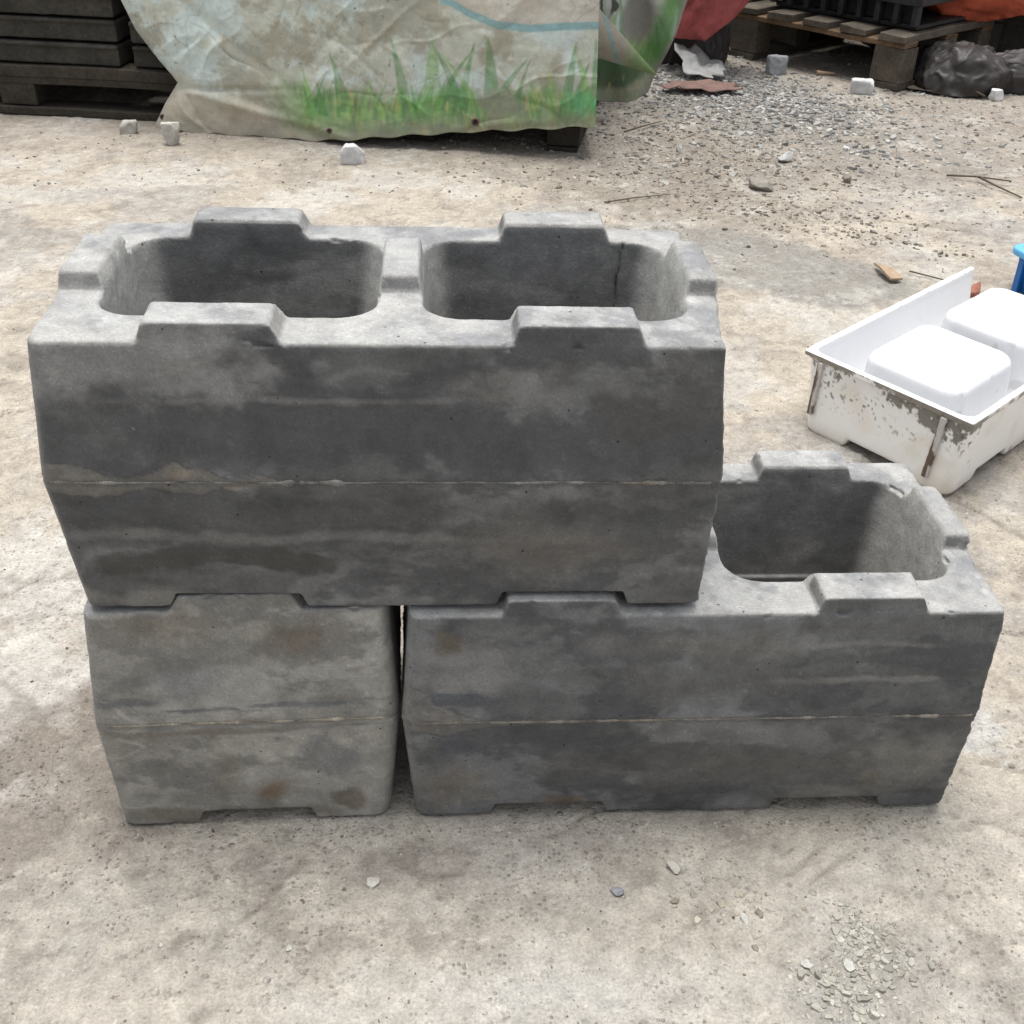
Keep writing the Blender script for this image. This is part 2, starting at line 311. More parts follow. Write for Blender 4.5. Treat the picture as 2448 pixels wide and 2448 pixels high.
# ------------------------------------------------------------------ concrete blocks
H, ZM, W, LG = 0.3766, 0.201, 0.3978, 0.0231
def piece(z, top, mid, bot):
    return np.where(z > ZM, mid + (top - mid) * (z - ZM) / (H - ZM), bot + (mid - bot) * z / ZM)
def rbox(x, y, hx, hy, r):
    qx = np.abs(x) - hx + r; qy = np.abs(y) - hy + r
    return np.sqrt(np.maximum(qx, 0) ** 2 + np.maximum(qy, 0) ** 2) + np.minimum(np.maximum(qx, qy), 0) - r
def block_sdf(L, cav, lugx, lugy, nx_, ny_, cut_end, fy=(-0.002, -0.014, 0.008), lx=(-0.003, -0.0145, 0.0030)):
    """L length; cav list of (cx,hx); lugx: (a,b,a2,b2) base/top x on the long sides; lugy: end and mid lug x ranges; nx_: notches; cut_end: rough flat right end"""
    def fn(x, y, z):
        dl = piece(z, *lx) - x
        df = piece(z, *fy) - y
        db = y - piece(z, W, W + 0.012, W - 0.010)
        if cut_end:
            dr = x - (L + 0.002 - 0.004 * np.abs(y - 0.2) / 0.2)
            kr = 0.004
        else: dr = x - piece(z, L, L + 0.0124, L - 0.0046); kr = 0.03
        if cut_end == 2: dr = dr + 0.014 * sst(0.15, 0.02, y) * sst(0.2, 0.37, z)
        side = smax(smax(smax(dl, df, 0.022), db, 0.022), dr, kr)
        side = np.where((y < 0.1) & (x > L - 0.06) & bool(cut_end), smax(np.maximum(df, dl), dr, 0.004), side)
        d = smax(side, z - H, 0.0085); d = smax(d, -z, 0.004)
        def lug(xa, xb, xa2, xb2, ya, yb, ya2, yb2):
            t = np.clip((z - H) / LG, -1, 1.3)
            m = np.maximum(np.maximum(xa + (xa2 - xa) * t - x, x - (xb + (xb2 - xb) * t)), np.maximum(ya + (ya2 - ya) * t - y, y - (yb + (yb2 - yb) * t)))
            m = smax(m, side, 0.004)
            return smax(np.maximum(m, H - 0.02 - z), z - (H + LG), 0.0045)
        lg = None
        for (a, b, a2, b2) in lugx:
            for (p, q_, p2, q2) in ((-1, 0.077, -1, 0.058), (W - 0.070, 2, W - 0.054, 2)):
                l = lug(a, b, a2, b2, p, q_, p2, q2); lg = l if lg is None else np.minimum(lg, l)
        for (a, b) in lugy:
            lg = np.minimum(lg, lug(a, b, a + (0.009 if a > 0.5 else 0.004), b - (0.011 if a < 0 else 0.004), 0.141, 0.291, 0.1505, 0.2835))
        d = smin(d, lg, 0.005)
        hxs = np.where(z > ZM, (z - ZM) / (H - ZM), (ZM - z) / ZM)
        off = np.where(z > ZM, 0.0, 0.004)
        for cx, hx in cav:
            c = rbox(x - cx, y - 0.206, hx - 0.017 * (1 - hxs) - off, 0.1335 - 0.014 * (1 - hxs) - off, 0.05)
            d = smax(d, -c, 0.0055)
        t = np.clip(z / 0.0235, -1, 1.5)
        for (a, b) in nx_:
            c = np.maximum(np.maximum(a + 0.009 * t - x, x - (b - 0.009 * t)), z - 0.0235)
            c = np.maximum(c, -np.maximum(0.075 - y, y - (W - 0.075)))
            d = smax(d, -c, 0.0025)
        for (a, b) in ny_:
            c = np.maximum(np.maximum(a - x, x - b), np.maximum(np.maximum(0.125 + 0.013 * t - y, y - (0.295 - 0.013 * t)), z - 0.0235))
            d = smax(d, -c, 0.006)
        return d
    return fn
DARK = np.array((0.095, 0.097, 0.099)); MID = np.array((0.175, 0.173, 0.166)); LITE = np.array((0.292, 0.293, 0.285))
def blobs(u, v, P, lst, c):
    for (cu, cv, ru, rv, col, amt, soft, seed) in lst:
        w1 = (fbm(P, 7, seed + 60, 3) - 0.5) * 0.05; w2 = (fbm(P, 9, seed + 70, 3) - 0.5) * min(0.05, rv * 3)
        d = 1 - (np.sqrt(((u + w1 - cu) / ru) ** 2 + ((v + w2 - cv) / rv) ** 2) if seed != 22 else np.maximum(np.abs(u + w1 * 0.6 - cu) / ru, np.abs(v + w2 * 0.5 - cv) / rv) + 0.25) + (fbm(P, 22, seed, 5, 0.65) - 0.5) * 1.5
        c = mixc(c, col, sst(0, soft, d) * amt)
    return c
def block_color(V, N, L, seed, base_front, front_blobs, top_bright=1.0, scars=(), streak=0.5):
    x, y, z = V.T; sd = np.array([seed, 3.3 * seed, 0])
    P = V + sd; Ps = P * [1.0, 1.0, 4.5]
    n1 = fbm(P, 7, 101, 5, 0.6); n2 = fbm(Ps, 5, 104, 5, 0.6); n3 = fbm(P, 40, 107, 3, 0.6)
    fr = np.tile(base_front, (len(V), 1)) * (1 + streak * 2.2 * (n2 - 0.5))[:, None]
    fr = mixc(fr, base_front * 1.9, sst(0.51, 0.60, n1) * (0.55 if base_front[0] < 0.2 else 0.25))
    sw = np.abs(fbm(P * [1.0, 1.0, 2.2], 4.5, 117, 3, 0.5) - 0.5)
    fr = mixc(fr, base_front * 1.75, sst(0.016, 0.0, sw) * sst(0.42, 0.6, fbm(P, 6, 118, 2)) * 0.5)
    fr = mixc(fr, base_front * 0.55 + [0, 0, 0.004], sst(0.5, 0.42, fbm(P * [1, 1, 1.8], 7, 110, 6, 0.68)) * 0.65)
    fr = blobs(x, z, P, front_blobs, fr)
    # ragged broken skin along the joint: grainy patch between two wavering dark lines
    wob = (fbm(P, 28, 127, 4, 0.6) - 0.5)
    for (xs, up, lo, ac, al, lc) in scars:
        zu = ZM + np.interp(x, xs, up) * (1 + 1.2 * wob); zl = ZM - np.interp(x, xs, lo) * (1 - 1.2 * wob)
        thick = np.maximum(zu - zl, 0); ins_ = sst(0.0, 0.002, zu - z) * sst(0.0, 0.002, z - zl) * (thick > 0.004)
        fr = mixc(fr, ac, ins_ * al * (0.4 + 0.6 * vnoise(P, 90, 128)))
        ln = np.maximum(np.exp(-((z - zu) / 0.0016) ** 2), 0.8 * np.exp(-((z - zl) / 0.0016) ** 2)) * (thick > 0.005) * (0.35 + 0.65 * vnoise(P, 25, 129))
        fr = mixc(fr, lc, np.clip(ln * 1.2, 0, 1) * 0.8)
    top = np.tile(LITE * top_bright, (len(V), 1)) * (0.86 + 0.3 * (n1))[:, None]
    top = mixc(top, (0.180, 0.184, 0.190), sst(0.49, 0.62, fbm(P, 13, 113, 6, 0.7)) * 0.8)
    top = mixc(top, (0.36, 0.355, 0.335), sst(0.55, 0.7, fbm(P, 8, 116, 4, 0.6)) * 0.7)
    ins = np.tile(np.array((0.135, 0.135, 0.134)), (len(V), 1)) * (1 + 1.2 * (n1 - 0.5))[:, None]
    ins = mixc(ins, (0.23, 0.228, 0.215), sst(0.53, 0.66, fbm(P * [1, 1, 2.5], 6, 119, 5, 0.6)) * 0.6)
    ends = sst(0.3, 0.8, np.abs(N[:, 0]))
    ins = mixc(ins, (0.42, 0.415, 0.39), ends * 0.9)  # walls facing sideways painted paler: light direction put into the colour
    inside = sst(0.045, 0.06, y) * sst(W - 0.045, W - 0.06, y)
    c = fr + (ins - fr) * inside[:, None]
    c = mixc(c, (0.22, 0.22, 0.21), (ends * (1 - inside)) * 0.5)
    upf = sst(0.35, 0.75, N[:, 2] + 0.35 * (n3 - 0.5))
    c = c + (top - c) * upf[:, None]  # upward faces paler: dusty tops, with overhead light also put into the colour
    # worn pale arris
    ar = sst(0.30, 0.5, N[:, 2]) * sst(0.95, 0.7, N[:, 2]) * (z > H - 0.03)
    c = mixc(c, (0.33, 0.325, 0.305), ar * 0.35)
    sl = np.exp(-((z - ZM + 0.003) / 0.0022) ** 2) * (1 - upf) * (1 - inside) * (0.4 + 0.6 * vnoise(P, 40, 122)); c = mixc(c, (0.07, 0.068, 0.065), sl * 0.7)
    n4 = vnoise(P, 310, 121); n5 = fbm(P, 26, 123, 5, 0.7)
    c = c * (0.82 + 0.36 * n3)[:, None] * (0.80 + 0.40 * n5)[:, None] * (0.90 + 0.20 * n4)[:, None]
    c = mixc(c, (0.34, 0.33, 0.30), sst(0.95, 0.98, vnoise(P @ ROT, 200, 124)) * sst(0.45, 0.6, fbm(P, 8, 126, 3)) * 0.5)
    return c
def make_block(name, L, sdf, loc, rz, label, group, seed, base, fb, lug_n, cut_end, seam_col, top_bright=1.0, crack=False, scars=()):
    V, Q, N = iso(sdf, (-0.03, -0.03, -0.012), (L + 0.03, W + 0.03, H + LG + 0.012), 0.0030)
    sd = np.array([seed, seed * 2.2, 0.0])
    V0 = V.copy(); P = V + sd
    d = 0.0016 * (fbm(P, 5, 131, 3) - 0.5) * 2 + 0.0007 * (fbm(P, 70, 134, 3) - 0.5) * 2
    out = (V[:, 1] < 0.03) | (V[:, 1] > W - 0.03)
    d -= 0.0024 * np.exp(-((V[:, 2] - ZM) / 0.0018) ** 2) * out
    rim = np.exp(-((V[:, 2] - H) / 0.010) ** 2) + np.exp(-((V[:, 2] - H - LG) / 0.006) ** 2)
    nicks = sst(0.66, 0.76, fbm(P, 34, 145, 3, 0.6)) * np.clip(rim, 0, 1) * (np.abs(N[:, 2]) < 0.93) * (N[:, 2] > 0.15)
    d -= 0.0045 * nicks
    d -= 0.0015 * sst(0.60, 0.75, fbm(P, 20, 147, 4, 0.6)) * (V[:, 2] < 0.03)
    if cut_end:
        er = sst(L - 0.014, L - 0.002, V[:, 0])
        d += er * (0.007 * (fbm(P, 75, 137, 4, 0.75) - 0.6) + 0.002 * (fbm(P, 18, 140, 3) - 0.6))
        # a few spalled bites on the rough arris
        bite = er * sst(0.03, 0.0, V[:, 1]) * sst(0.55, 0.7, fbm(P * [0, 0, 1], 30, 143, 3))
        d -= 0.002 * bite
    if crack:
        cxp = 0.712 + 0.010 * (vnoise(np.stack([V[:, 2] * 0, V[:, 2], V[:, 2] * 0], -1), 60, 5) - 0.5) * 2 + (V[:, 2] - H) * 0.10
        ck = (0.25 + 0.75 * vnoise(V, 45, 6)) * np.exp(-((V[:, 0] - cxp) / 0.0014) ** 2) * (V[:, 1] > 0.28) * (V[:, 1] < 0.372) * (V[:, 2] > 0.22) * (V[:, 2] < H - 0.003)
        d -= 0.004 * ck
    V = V + N * d[:, None]
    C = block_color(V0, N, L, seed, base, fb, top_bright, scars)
    if crack: C = C * (1 - 0.85 * np.clip(ck * 1.3, 0, 1))[:, None]
    N = vnormals(V, Q)
    root = thing(name, loc, rz, label, 'concrete block', group)
    fz = V0[Q].mean(1)
    isl = fz[:, 2] > H + 0.0035
    cid = np.full(len(Q), -1)
    for k, (a, b, c_, d_) in enumerate(lug_n):
        cid[isl & (fz[:, 0] > a) & (fz[:, 0] < b) & (fz[:, 1] > c_) & (fz[:, 1] < d_)] = k
    for k in range(-1, len(lug_n)):
        q = Q[cid == k]
        if not len(q): continue
        u, inv = np.unique(q.ravel(), return_inverse=True)
        mesh_obj('body' if k < 0 else 'locking_lug', V[u], inv.reshape(-1, 4), 'concrete', root, C[u], N[u])
    # crumbly mortar joint line running round the block at mid height
    m = np.abs(V0[:, 2] - ZM) < 0.0026
    pv = V[m][:, :2]; ce = np.array([L / 2, W / 2]); rel = (pv - ce) / [L / 2, W / 2]
    th = np.arctan2(rel[:, 1], rel[:, 0]) % (2 * math.pi); rd = np.abs(rel).max(1)
    nb = int(2 * (L + W) / 0.006); bi = (th / (2 * math.pi) * nb).astype(int) % nb; pts = []
    for k in range(nb):
        c_ = np.where(bi == k)[0]
        if len(c_):
            j = c_[np.argmax(rd[c_])]
            if rd[j] > 0.9 and not (cut_end and pv[j, 0] > L - 0.004): pts.append(pv[j])
    pts = np.array(pts); kx = np.array([0.25, 0.5, 0.25])
    pts[1:-1] = 0.25 * pts[:-2] + 0.5 * pts[1:-1] + 0.25 * pts[2:]
    if not cut_end: pts = np.concatenate([pts, pts[:1]])
    fn_ = np.arange(0, len(pts) - 1, 0.5); pts = np.stack([np.interp(fn_, np.arange(len(pts)), pts[:, k]) for k in (0, 1)], -1)
    pts = np.array(pts); n = len(pts); tg = np.gradient(pts, axis=0); tg /= np.linalg.norm(tg, axis=1, keepdims=True) + 1e-9
    on = np.stack([tg[:, 1], -tg[:, 0]], -1)
    P3 = np.stack([pts[:, 0], pts[:, 1], 0 * pts[:, 0]], -1) + sd
    r = 0.0007 + 0.0050 * sst(0.42, 0.72, fbm(P3, 26, 151, 4, 0.75)) * vnoise(P3, 300, 157) + 0.0010 * vnoise(P3, 240, 155)
    ring = []
    for a in range(6):
        t = a / 6 * 2 * math.pi
        rr = r * (0.7 + 0.6 * vnoise(P3 + a, 200, 160 + a))
        ring.append(np.concatenate([pts + on * (rr * 0.75 * math.cos(t))[:, None], (ZM + rr * 1.1 * math.sin(t) + 0.0012 * (vnoise(P3, 20, 3) - 0.5))[:, None]], 1))
    Vm = np.stack(ring, 1).reshape(-1, 3)
    Fm = np.array([(i * 6 + a, i * 6 + (a + 1) % 6, (i + 1) * 6 + (a + 1) % 6, (i + 1) * 6 + a) for i in range(n - 1) for a in range(6)])
    Cm = np.tile(np.array(seam_col), (len(Vm), 1)) * (0.5 + 0.9 * vnoise(Vm + sd, 60, 171))[:, None]
    Cm = mixc(Cm, (0.24, 0.18, 0.12), sst(0.65, 0.85, vnoise(Vm + sd, 14, 175)) * 0.35)
    mesh_obj('mortar_joint', Vm, Fm, 'mortar', root, Cm)
    return root
long_lugx = [(0.119, 0.278, 0.127, 0.2653), (0.538, 0.690, 0.5456, 0.681)]
long_lugy = [(-0.05, 0.055), (0.380, 0.436), (0.757, 0.85)]
def long_sdf(c): return block_sdf(0.8, [(0.216, 0.165), (0.5975, 0.1625)], long_lugx, long_lugy,
                     [(0.112, 0.286), (0.529, 0.703)], [(-0.05, 0.07), (0.36, 0.46), (0.75, 0.86)], c)
half_sdf = block_sdf(0.3935, [(0.197, 0.142)], [(0.112, 0.280, 0.124, 0.268)], [(-0.05, 0.046), (0.348, 0.45)],
                     [(0.112, 0.281)], [(-0.05, 0.07), (0.33, 0.45)], False, (0.016, -0.004, 0.006), (0.0, -0.007, 0.003))
ll = [(0.08, 0.33, -0.1, 0.1), (0.08, 0.33, 0.3, 0.5), (0.5, 0.74, -0.1, 0.1), (0.5, 0.74, 0.3, 0.5), (-0.1, 0.08, 0.1, 0.3), (0.34, 0.49, 0.1, 0.3), (0.74, 0.9, 0.1, 0.3)]
hl = [(0.08, 0.32, -0.1, 0.1), (0.08, 0.32, 0.3, 0.5), (-0.1, 0.08, 0.1, 0.3), (0.32, 0.5, 0.1, 0.3)]
BK = (0.062, 0.062, 0.058); BN = (0.15, 0.115, 0.08); NV = (0.075, 0.08, 0.092)
GR = 'interlocking concrete planter blocks in the stack'
topfb = [(0.40, 0.265, 0.55, 0.060, (0.066, 0.067, 0.070), 0.85, 0.5, 1), (0.03, 0.225, 0.05, 0.03, (0.07, 0.072, 0.075), 0.8, 0.5, 2),
         (0.14, 0.345, 0.17, 0.055, (0.23, 0.23, 0.225), 0.7, 0.5, 3), (0.19, 0.078, 0.16, 0.020, (0.052, 0.052, 0.049), 0.9, 0.35, 4),
         (0.07, 0.070, 0.05, 0.018, BK, 0.7, 0.4, 5), (0.25, 0.118, 0.42, 0.014, (0.19, 0.188, 0.18), 0.5, 0.7, 6),
         (0.10, 0.02, 0.12, 0.03, (0.20, 0.195, 0.18), 0.6, 0.7, 7), (0.15, 0.210, 0.022, 0.008, (0.24, 0.19, 0.13), 0.6, 0.8, 8),
         (0.03, 0.195, 0.05, 0.018, (0.14, 0.135, 0.125), 0.7, 0.2, 9), (0.225, 0.203, 0.03, 0.008, (0.22, 0.20, 0.17), 0.8, 0.2, 10),
         (0.30, 0.305, 0.30, 0.006, (0.19, 0.188, 0.18), 0.5, 0.8, 11), (0.60, 0.10, 0.22, 0.06, (0.155, 0.145, 0.13), 0.5, 0.8, 12),
         (0.72, 0.30, 0.10, 0.07, (0.075, 0.072, 0.068), 0.6, 0.7, 13), (0.52, 0.335, 0.12, 0.03, (0.15, 0.145, 0.135), 0.5, 0.7, 14),
         (0.33, 0.15, 0.30, 0.02, (0.088, 0.085, 0.082), 0.6, 0.7, 15)]
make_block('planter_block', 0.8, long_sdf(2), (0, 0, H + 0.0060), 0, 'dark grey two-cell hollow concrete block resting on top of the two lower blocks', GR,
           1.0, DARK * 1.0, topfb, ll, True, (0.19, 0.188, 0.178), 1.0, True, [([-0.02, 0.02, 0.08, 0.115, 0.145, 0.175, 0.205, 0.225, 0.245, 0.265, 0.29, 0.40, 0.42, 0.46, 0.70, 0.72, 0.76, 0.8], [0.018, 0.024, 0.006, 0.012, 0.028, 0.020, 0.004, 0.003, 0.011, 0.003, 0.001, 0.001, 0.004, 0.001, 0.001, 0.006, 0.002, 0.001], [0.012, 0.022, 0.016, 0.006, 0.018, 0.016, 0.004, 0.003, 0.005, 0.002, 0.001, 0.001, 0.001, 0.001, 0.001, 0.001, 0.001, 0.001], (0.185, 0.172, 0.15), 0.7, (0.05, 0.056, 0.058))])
rfb = [(0.07, 0.30, 0.09, 0.06, (0.21, 0.208, 0.20), 0.6, 0.6, 21), (0.052, 0.337, 0.028, 0.026, (0.105, 0.090, 0.068), 0.8, 0.5, 22),
       (0.055, 0.238, 0.05, 0.014, NV, 0.9, 0.35, 23), (0.075, 0.150, 0.05, 0.028, NV, 0.85, 0.45, 24), (0.13, 0.203, 0.12, 0.005, (0.22, 0.205, 0.18), 0.5, 0.5, 25),
       (0.05, 0.06, 0.08, 0.06, (0.17, 0.155, 0.13), 0.6, 0.7, 26), (0.22, 0.02, 0.06, 0.02, BN, 0.7, 0.6, 27), (0.45, 0.10, 0.35, 0.07, (0.098, 0.096, 0.09), 0.7, 0.7, 28),
       (0.60, 0.30, 0.13, 0.010, (0.085, 0.087, 0.09), 0.7, 0.6, 29), (0.60, 0.268, 0.16, 0.007, (0.20, 0.198, 0.185), 0.7, 0.6, 30), (0.59, 0.322, 0.16, 0.006, (0.19, 0.188, 0.178), 0.6, 0.6, 31),
       (0.72, 0.10, 0.10, 0.09, (0.19, 0.186, 0.17), 0.7, 0.7, 32), (0.62, 0.03, 0.12, 0.03, (0.18, 0.17, 0.15), 0.6, 0.7, 33), (0.40, 0.33, 0.2, 0.03, (0.17, 0.165, 0.15), 0.5, 0.7, 34),
       (0.68, 0.055, 0.03, 0.03, (0.13, 0.105, 0.08), 0.6, 0.7, 35), (0.38, 0.27, 0.2, 0.05, (0.095, 0.095, 0.095), 0.6, 0.7, 36)]
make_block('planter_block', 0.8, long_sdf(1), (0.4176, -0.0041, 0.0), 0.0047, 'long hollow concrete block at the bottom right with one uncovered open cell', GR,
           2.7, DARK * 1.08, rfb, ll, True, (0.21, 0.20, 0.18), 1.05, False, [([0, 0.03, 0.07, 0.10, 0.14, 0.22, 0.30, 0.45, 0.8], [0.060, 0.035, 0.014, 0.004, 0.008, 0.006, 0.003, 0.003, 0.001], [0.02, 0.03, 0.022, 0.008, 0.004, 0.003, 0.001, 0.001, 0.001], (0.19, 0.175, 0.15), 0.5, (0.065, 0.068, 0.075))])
sfb = [(0.27, 0.335, 0.09, 0.04, (0.150, 0.122, 0.092), 0.65, 0.9, 41), (0.10, 0.36, 0.11, 0.045, (0.165, 0.145, 0.118), 0.7, 0.9, 42),
       (0.225, 0.060, 0.042, 0.036, (0.14, 0.092, 0.055), 0.8, 1.0, 43), (0.345, 0.045, 0.03, 0.03, (0.12, 0.10, 0.075), 0.75, 0.5, 44),
       (0.03, 0.232, 0.05, 0.008, (0.12, 0.125, 0.13), 0.8, 0.3, 45), (0.12, 0.222, 0.07, 0.004, (0.10, 0.107, 0.115), 0.9, 0.4, 46), (0.27, 0.228, 0.10, 0.005, (0.10, 0.107, 0.115), 0.8, 0.4, 47),
       (0.30, 0.13, 0.05, 0.04, (0.15, 0.155, 0.158), 0.7, 0.5, 48), (0.12, 0.265, 0.07, 0.035, (0.18, 0.185, 0.19), 0.6, 0.7, 49),
       (0.15, 0.01, 0.22, 0.02, (0.15, 0.13, 0.105), 0.7, 0.7, 50), (0.15, 0.10, 0.02, 0.09, (0.17, 0.155, 0.13), 0.5, 0.6, 51), (0.13, 0.188, 0.16, 0.008, (0.16, 0.145, 0.12), 0.7, 0.4, 52)]
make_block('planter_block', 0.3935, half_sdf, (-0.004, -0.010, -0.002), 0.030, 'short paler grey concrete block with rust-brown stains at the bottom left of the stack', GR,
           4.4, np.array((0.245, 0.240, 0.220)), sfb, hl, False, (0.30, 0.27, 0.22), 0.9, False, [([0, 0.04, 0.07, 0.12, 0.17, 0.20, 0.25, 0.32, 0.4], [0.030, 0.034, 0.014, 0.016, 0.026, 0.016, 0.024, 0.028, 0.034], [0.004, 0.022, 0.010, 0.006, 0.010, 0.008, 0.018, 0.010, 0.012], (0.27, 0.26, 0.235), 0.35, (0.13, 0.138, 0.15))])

# ------------------------------------------------------------------ white mould tray
A0 = np.array([1.295, 1.231]); aa, ab = math.radians(-54.5), math.radians(42)
def tmap(V):
    V = V.copy(); u, v = V[:, 0].copy(), V[:, 1].copy()
    V[:, 0] = u * math.cos(aa) + v * math.cos(ab); V[:, 1] = u * math.sin(aa) + v * math.sin(ab); return V
tray = thing('mould_tray', (A0[0], A0[1], 0.0), 0, 'white plastic open-ended mould tray with concrete splatter on its side, behind the stack', 'mould')
TH = 0.195
def tray_sdf(u, v, z):
    t = z / TH
    def shell(off, zf):
        s = smax(smax(smax((0.038 - 0.026 * t + off) - u, u - (0.432 + 0.014 * t - off), 0.02), (0.004 + off + 0 * t) - v, 0.035), zf - z, 0.012)
        return s
    outer = np.maximum(np.maximum(shell(0, 0.0), z - TH), v - 0.812)
    tt = np.clip(z / 0.024, -1, 1.5)
    nz = np.maximum(np.maximum(0.152 + 0.012 * tt - u, u - (0.318 - 0.012 * tt)), z - 0.024); nz = np.maximum(nz, v - 2)
    outer = smax(outer, -nz, 0.008)
    for (a, b) in ((0.12, 0.285), (0.52, 0.70)):
        nz = np.maximum(np.maximum(a + 0.012 * tt - v, v - (b - 0.012 * tt)), z - 0.024); outer = smax(outer, -nz, 0.008)
    inner = shell(0.008, 0.036)
    d = smax(outer, -inner, 0.004)
    fl = np.maximum(np.maximum(np.maximum(0.007 - u, u - 0.451), np.maximum(-0.002 - v, v - 0.812)), np.maximum(TH - 0.013 - z, z - TH))
    fl = smax(fl, -inner, 0.005)
    return smin(d, fl, 0.006)
V, Q, N = iso(tray_sdf, (-0.02, -0.02, -0.01), (0.475, 0.83, 0.21), 0.003)
zz = V[:, 2]; outside = (N[:, 2] < 0.5) & ((V[:, 1] < 0.03) & (N[:, 1] < 0) | (V[:, 0] > 0.43) & (N[:, 0] > 0) | (V[:, 0] < 0.03) & (N[:, 0] < 0))
C = np.tile(np.array((0.86, 0.865, 0.875)), (len(V), 1))
Co = np.tile(np.array((0.86, 0.85, 0.825)), (len(V), 1))
Co = mixc(Co, (0.68, 0.60, 0.47), sst(0.52, 0.72, fbm(V, 9, 201, 4)) * 0.4)
Co = mixc(Co, (0.58, 0.50, 0.40), sst(0.05, 0.0, zz + 0.03 * (fbm(V, 20, 204, 3) - 0.5)) * 0.5)
xx = V[:, 0]; prof = np.interp(xx, [0, 0.05, 0.10, 0.14, 0.22, 0.33, 0.38, 0.44], [0.155, 0.162, 0.165, 0.178, 0.168, 0.140, 0.130, 0.150])
nz = fbm(V, 60, 207, 4, 0.7)
splat = sst(0.0, 0.10, (zz - prof - 0.008) / 0.05 + (nz - 0.5) * 2.6) * (V[:, 1] < 0.06)
Co = mixc(Co, (0.17, 0.155, 0.13), splat * 0.92)
specks = sst(0.76, 0.80, vnoise(V, 160, 211)) * sst(0.06, 0.13, zz) * sst(0.40, 0.6, fbm(V, 12, 212, 3)) * (V[:, 1] < 0.06)
Co = mixc(Co, (0.10, 0.09, 0.08), specks * 0.9)
b2 = sst(0.62, 0.68, fbm(V, 16, 215, 4)) * (V[:, 0] > 0.42)
Co = mixc(Co, (0.20, 0.16, 0.13), b2 * 0.8)
edge = (N[:, 2] > -0.5) & outside & (zz > TH - 0.012)
Co = mixc(Co, (0.25, 0.22, 0.18), edge * sst(0.40, 0.55, fbm(V, 30, 217, 3)) * 0.8)
C = np.where(outside[:, None], Co, C)
C = mixc(C, (0.45, 0.42, 0.38), (~outside) * (zz > TH - 0.004) * sst(0.70, 0.74, vnoise(V, 70, 219)) * 0.5)
V = V + N * (0.0012 * (fbm(V, 9, 221, 3) - 0.5) * 2)[:, None]
Vw = tmap(V); mesh_obj('tray_wall', Vw, Q, 'white', tray, C, vnormals(Vw, Q))
for v0 in (0.088, 0.457):
    def core(u, v, z):
        t = z / 0.2
        return smax(rbox(u - 0.238, v - (v0 + 0.150), 0.141 - 0.014 * t, 0.163 - 0.014 * t, 0.05), np.maximum(z - 0.197, 0.03 - z), 0.022)
    V, Q, N = iso(core, (0.08, v0 - 0.03, 0.02), (0.40, v0 + 0.33, 0.205), 0.004)
    V = V + N * (0.001 * (fbm(V, 9, 225, 3) - 0.5) * 2)[:, None]; Vw = tmap(V)
    C = np.tile(np.array((0.66, 0.668, 0.68)), (len(V), 1)); C = mixc(C, (0.45, 0.45, 0.45), sst(0.80, 0.83, vnoise(V, 45, 228)) * 0.6)
    mesh_obj('core', Vw, Q, 'white', tray, C, vnormals(Vw, Q))
for (ua, ub, zb) in ((0.058, 0.052, 0.045), (0.385, 0.372, 0.030)):
    def rib(u, v, z):
        t = (z - zb) / (TH - zb)
        uc = ub + (ua - ub) * t; vf = 0.004 + 0 * z
        return smax(np.maximum(np.abs(u - uc) - 0.008, np.abs(v - vf + 0.002) - 0.006), np.maximum(zb - z, z - (TH - 0.014)), 0.003)
    V, Q, N = iso(rib, (ub - 0.03, -0.01, zb - 0.01), (ua + 0.03, 0.05, TH), 0.002)
    C = np.tile(np.array((0.50, 0.48, 0.45)), (len(V), 1))
    C = mixc(C, (0.13, 0.09, 0.065), sst(0.45, 0.55, fbm(V, 25, 231, 4) + 0.25 * (V[:, 0] < (ub + ua) / 2 - 0.002)))
    Vw = tmap(V); mesh_obj('rib', Vw, Q, 'rib', tray, C, vnormals(Vw, Q))

# ------------------------------------------------------------------ loose stones and gravel
def rock(n, flat, seed):
    r = np.random.default_rng(seed); k = n
    a = np.sort(r.uniform(0, 2 * math.pi, k)); a = (np.arange(k) + r.uniform(-0.3, 0.3, k)) / k * 2 * math.pi
    rad = r.uniform(0.65, 1.1, k); ex = r.uniform(0.6, 1.0)
    lo = np.stack([np.cos(a) * rad, np.sin(a) * rad * ex, np.full(k, -flat)], -1)
    hi = np.stack([np.cos(a) * rad * r.uniform(0.7, 0.95), np.sin(a) * rad * ex * r.uniform(0.7, 0.95), flat * r.uniform(0.6, 1.2, k)], -1)
    V = np.concatenate([lo, hi]); F = [tuple(range(k - 1, -1, -1)), tuple(range(k, 2 * k))] + [(i, (i + 1) % k, k + (i + 1) % k, k + i) for i in range(k)]
    return V, F
protos = [rock(random.choice([5, 6, 7]), random.uniform(0.18, 0.5), 300 + i) for i in range(24)]
def inside_blocks(x, y):
    if -0.04 < x < 1.25 and -0.010 < y < 0.42: return True
    p = np.linalg.solve(np.array([[math.cos(aa), math.cos(ab)], [math.sin(aa), math.sin(ab)]]), np.array([x, y]) - A0)
    return -0.01 < p[0] < 0.47 and -0.01 < p[1] < 0.83
def gauss(cx, cy, sx, sy, a, n):
    a = math.radians(a); p = rng.normal(size=(n, 2)) * [sx, sy]
    return np.stack([cx + p[:, 0] * math.cos(a) - p[:, 1] * math.sin(a), cy + p[:, 0] * math.sin(a) + p[:, 1] * math.cos(a)], -1)
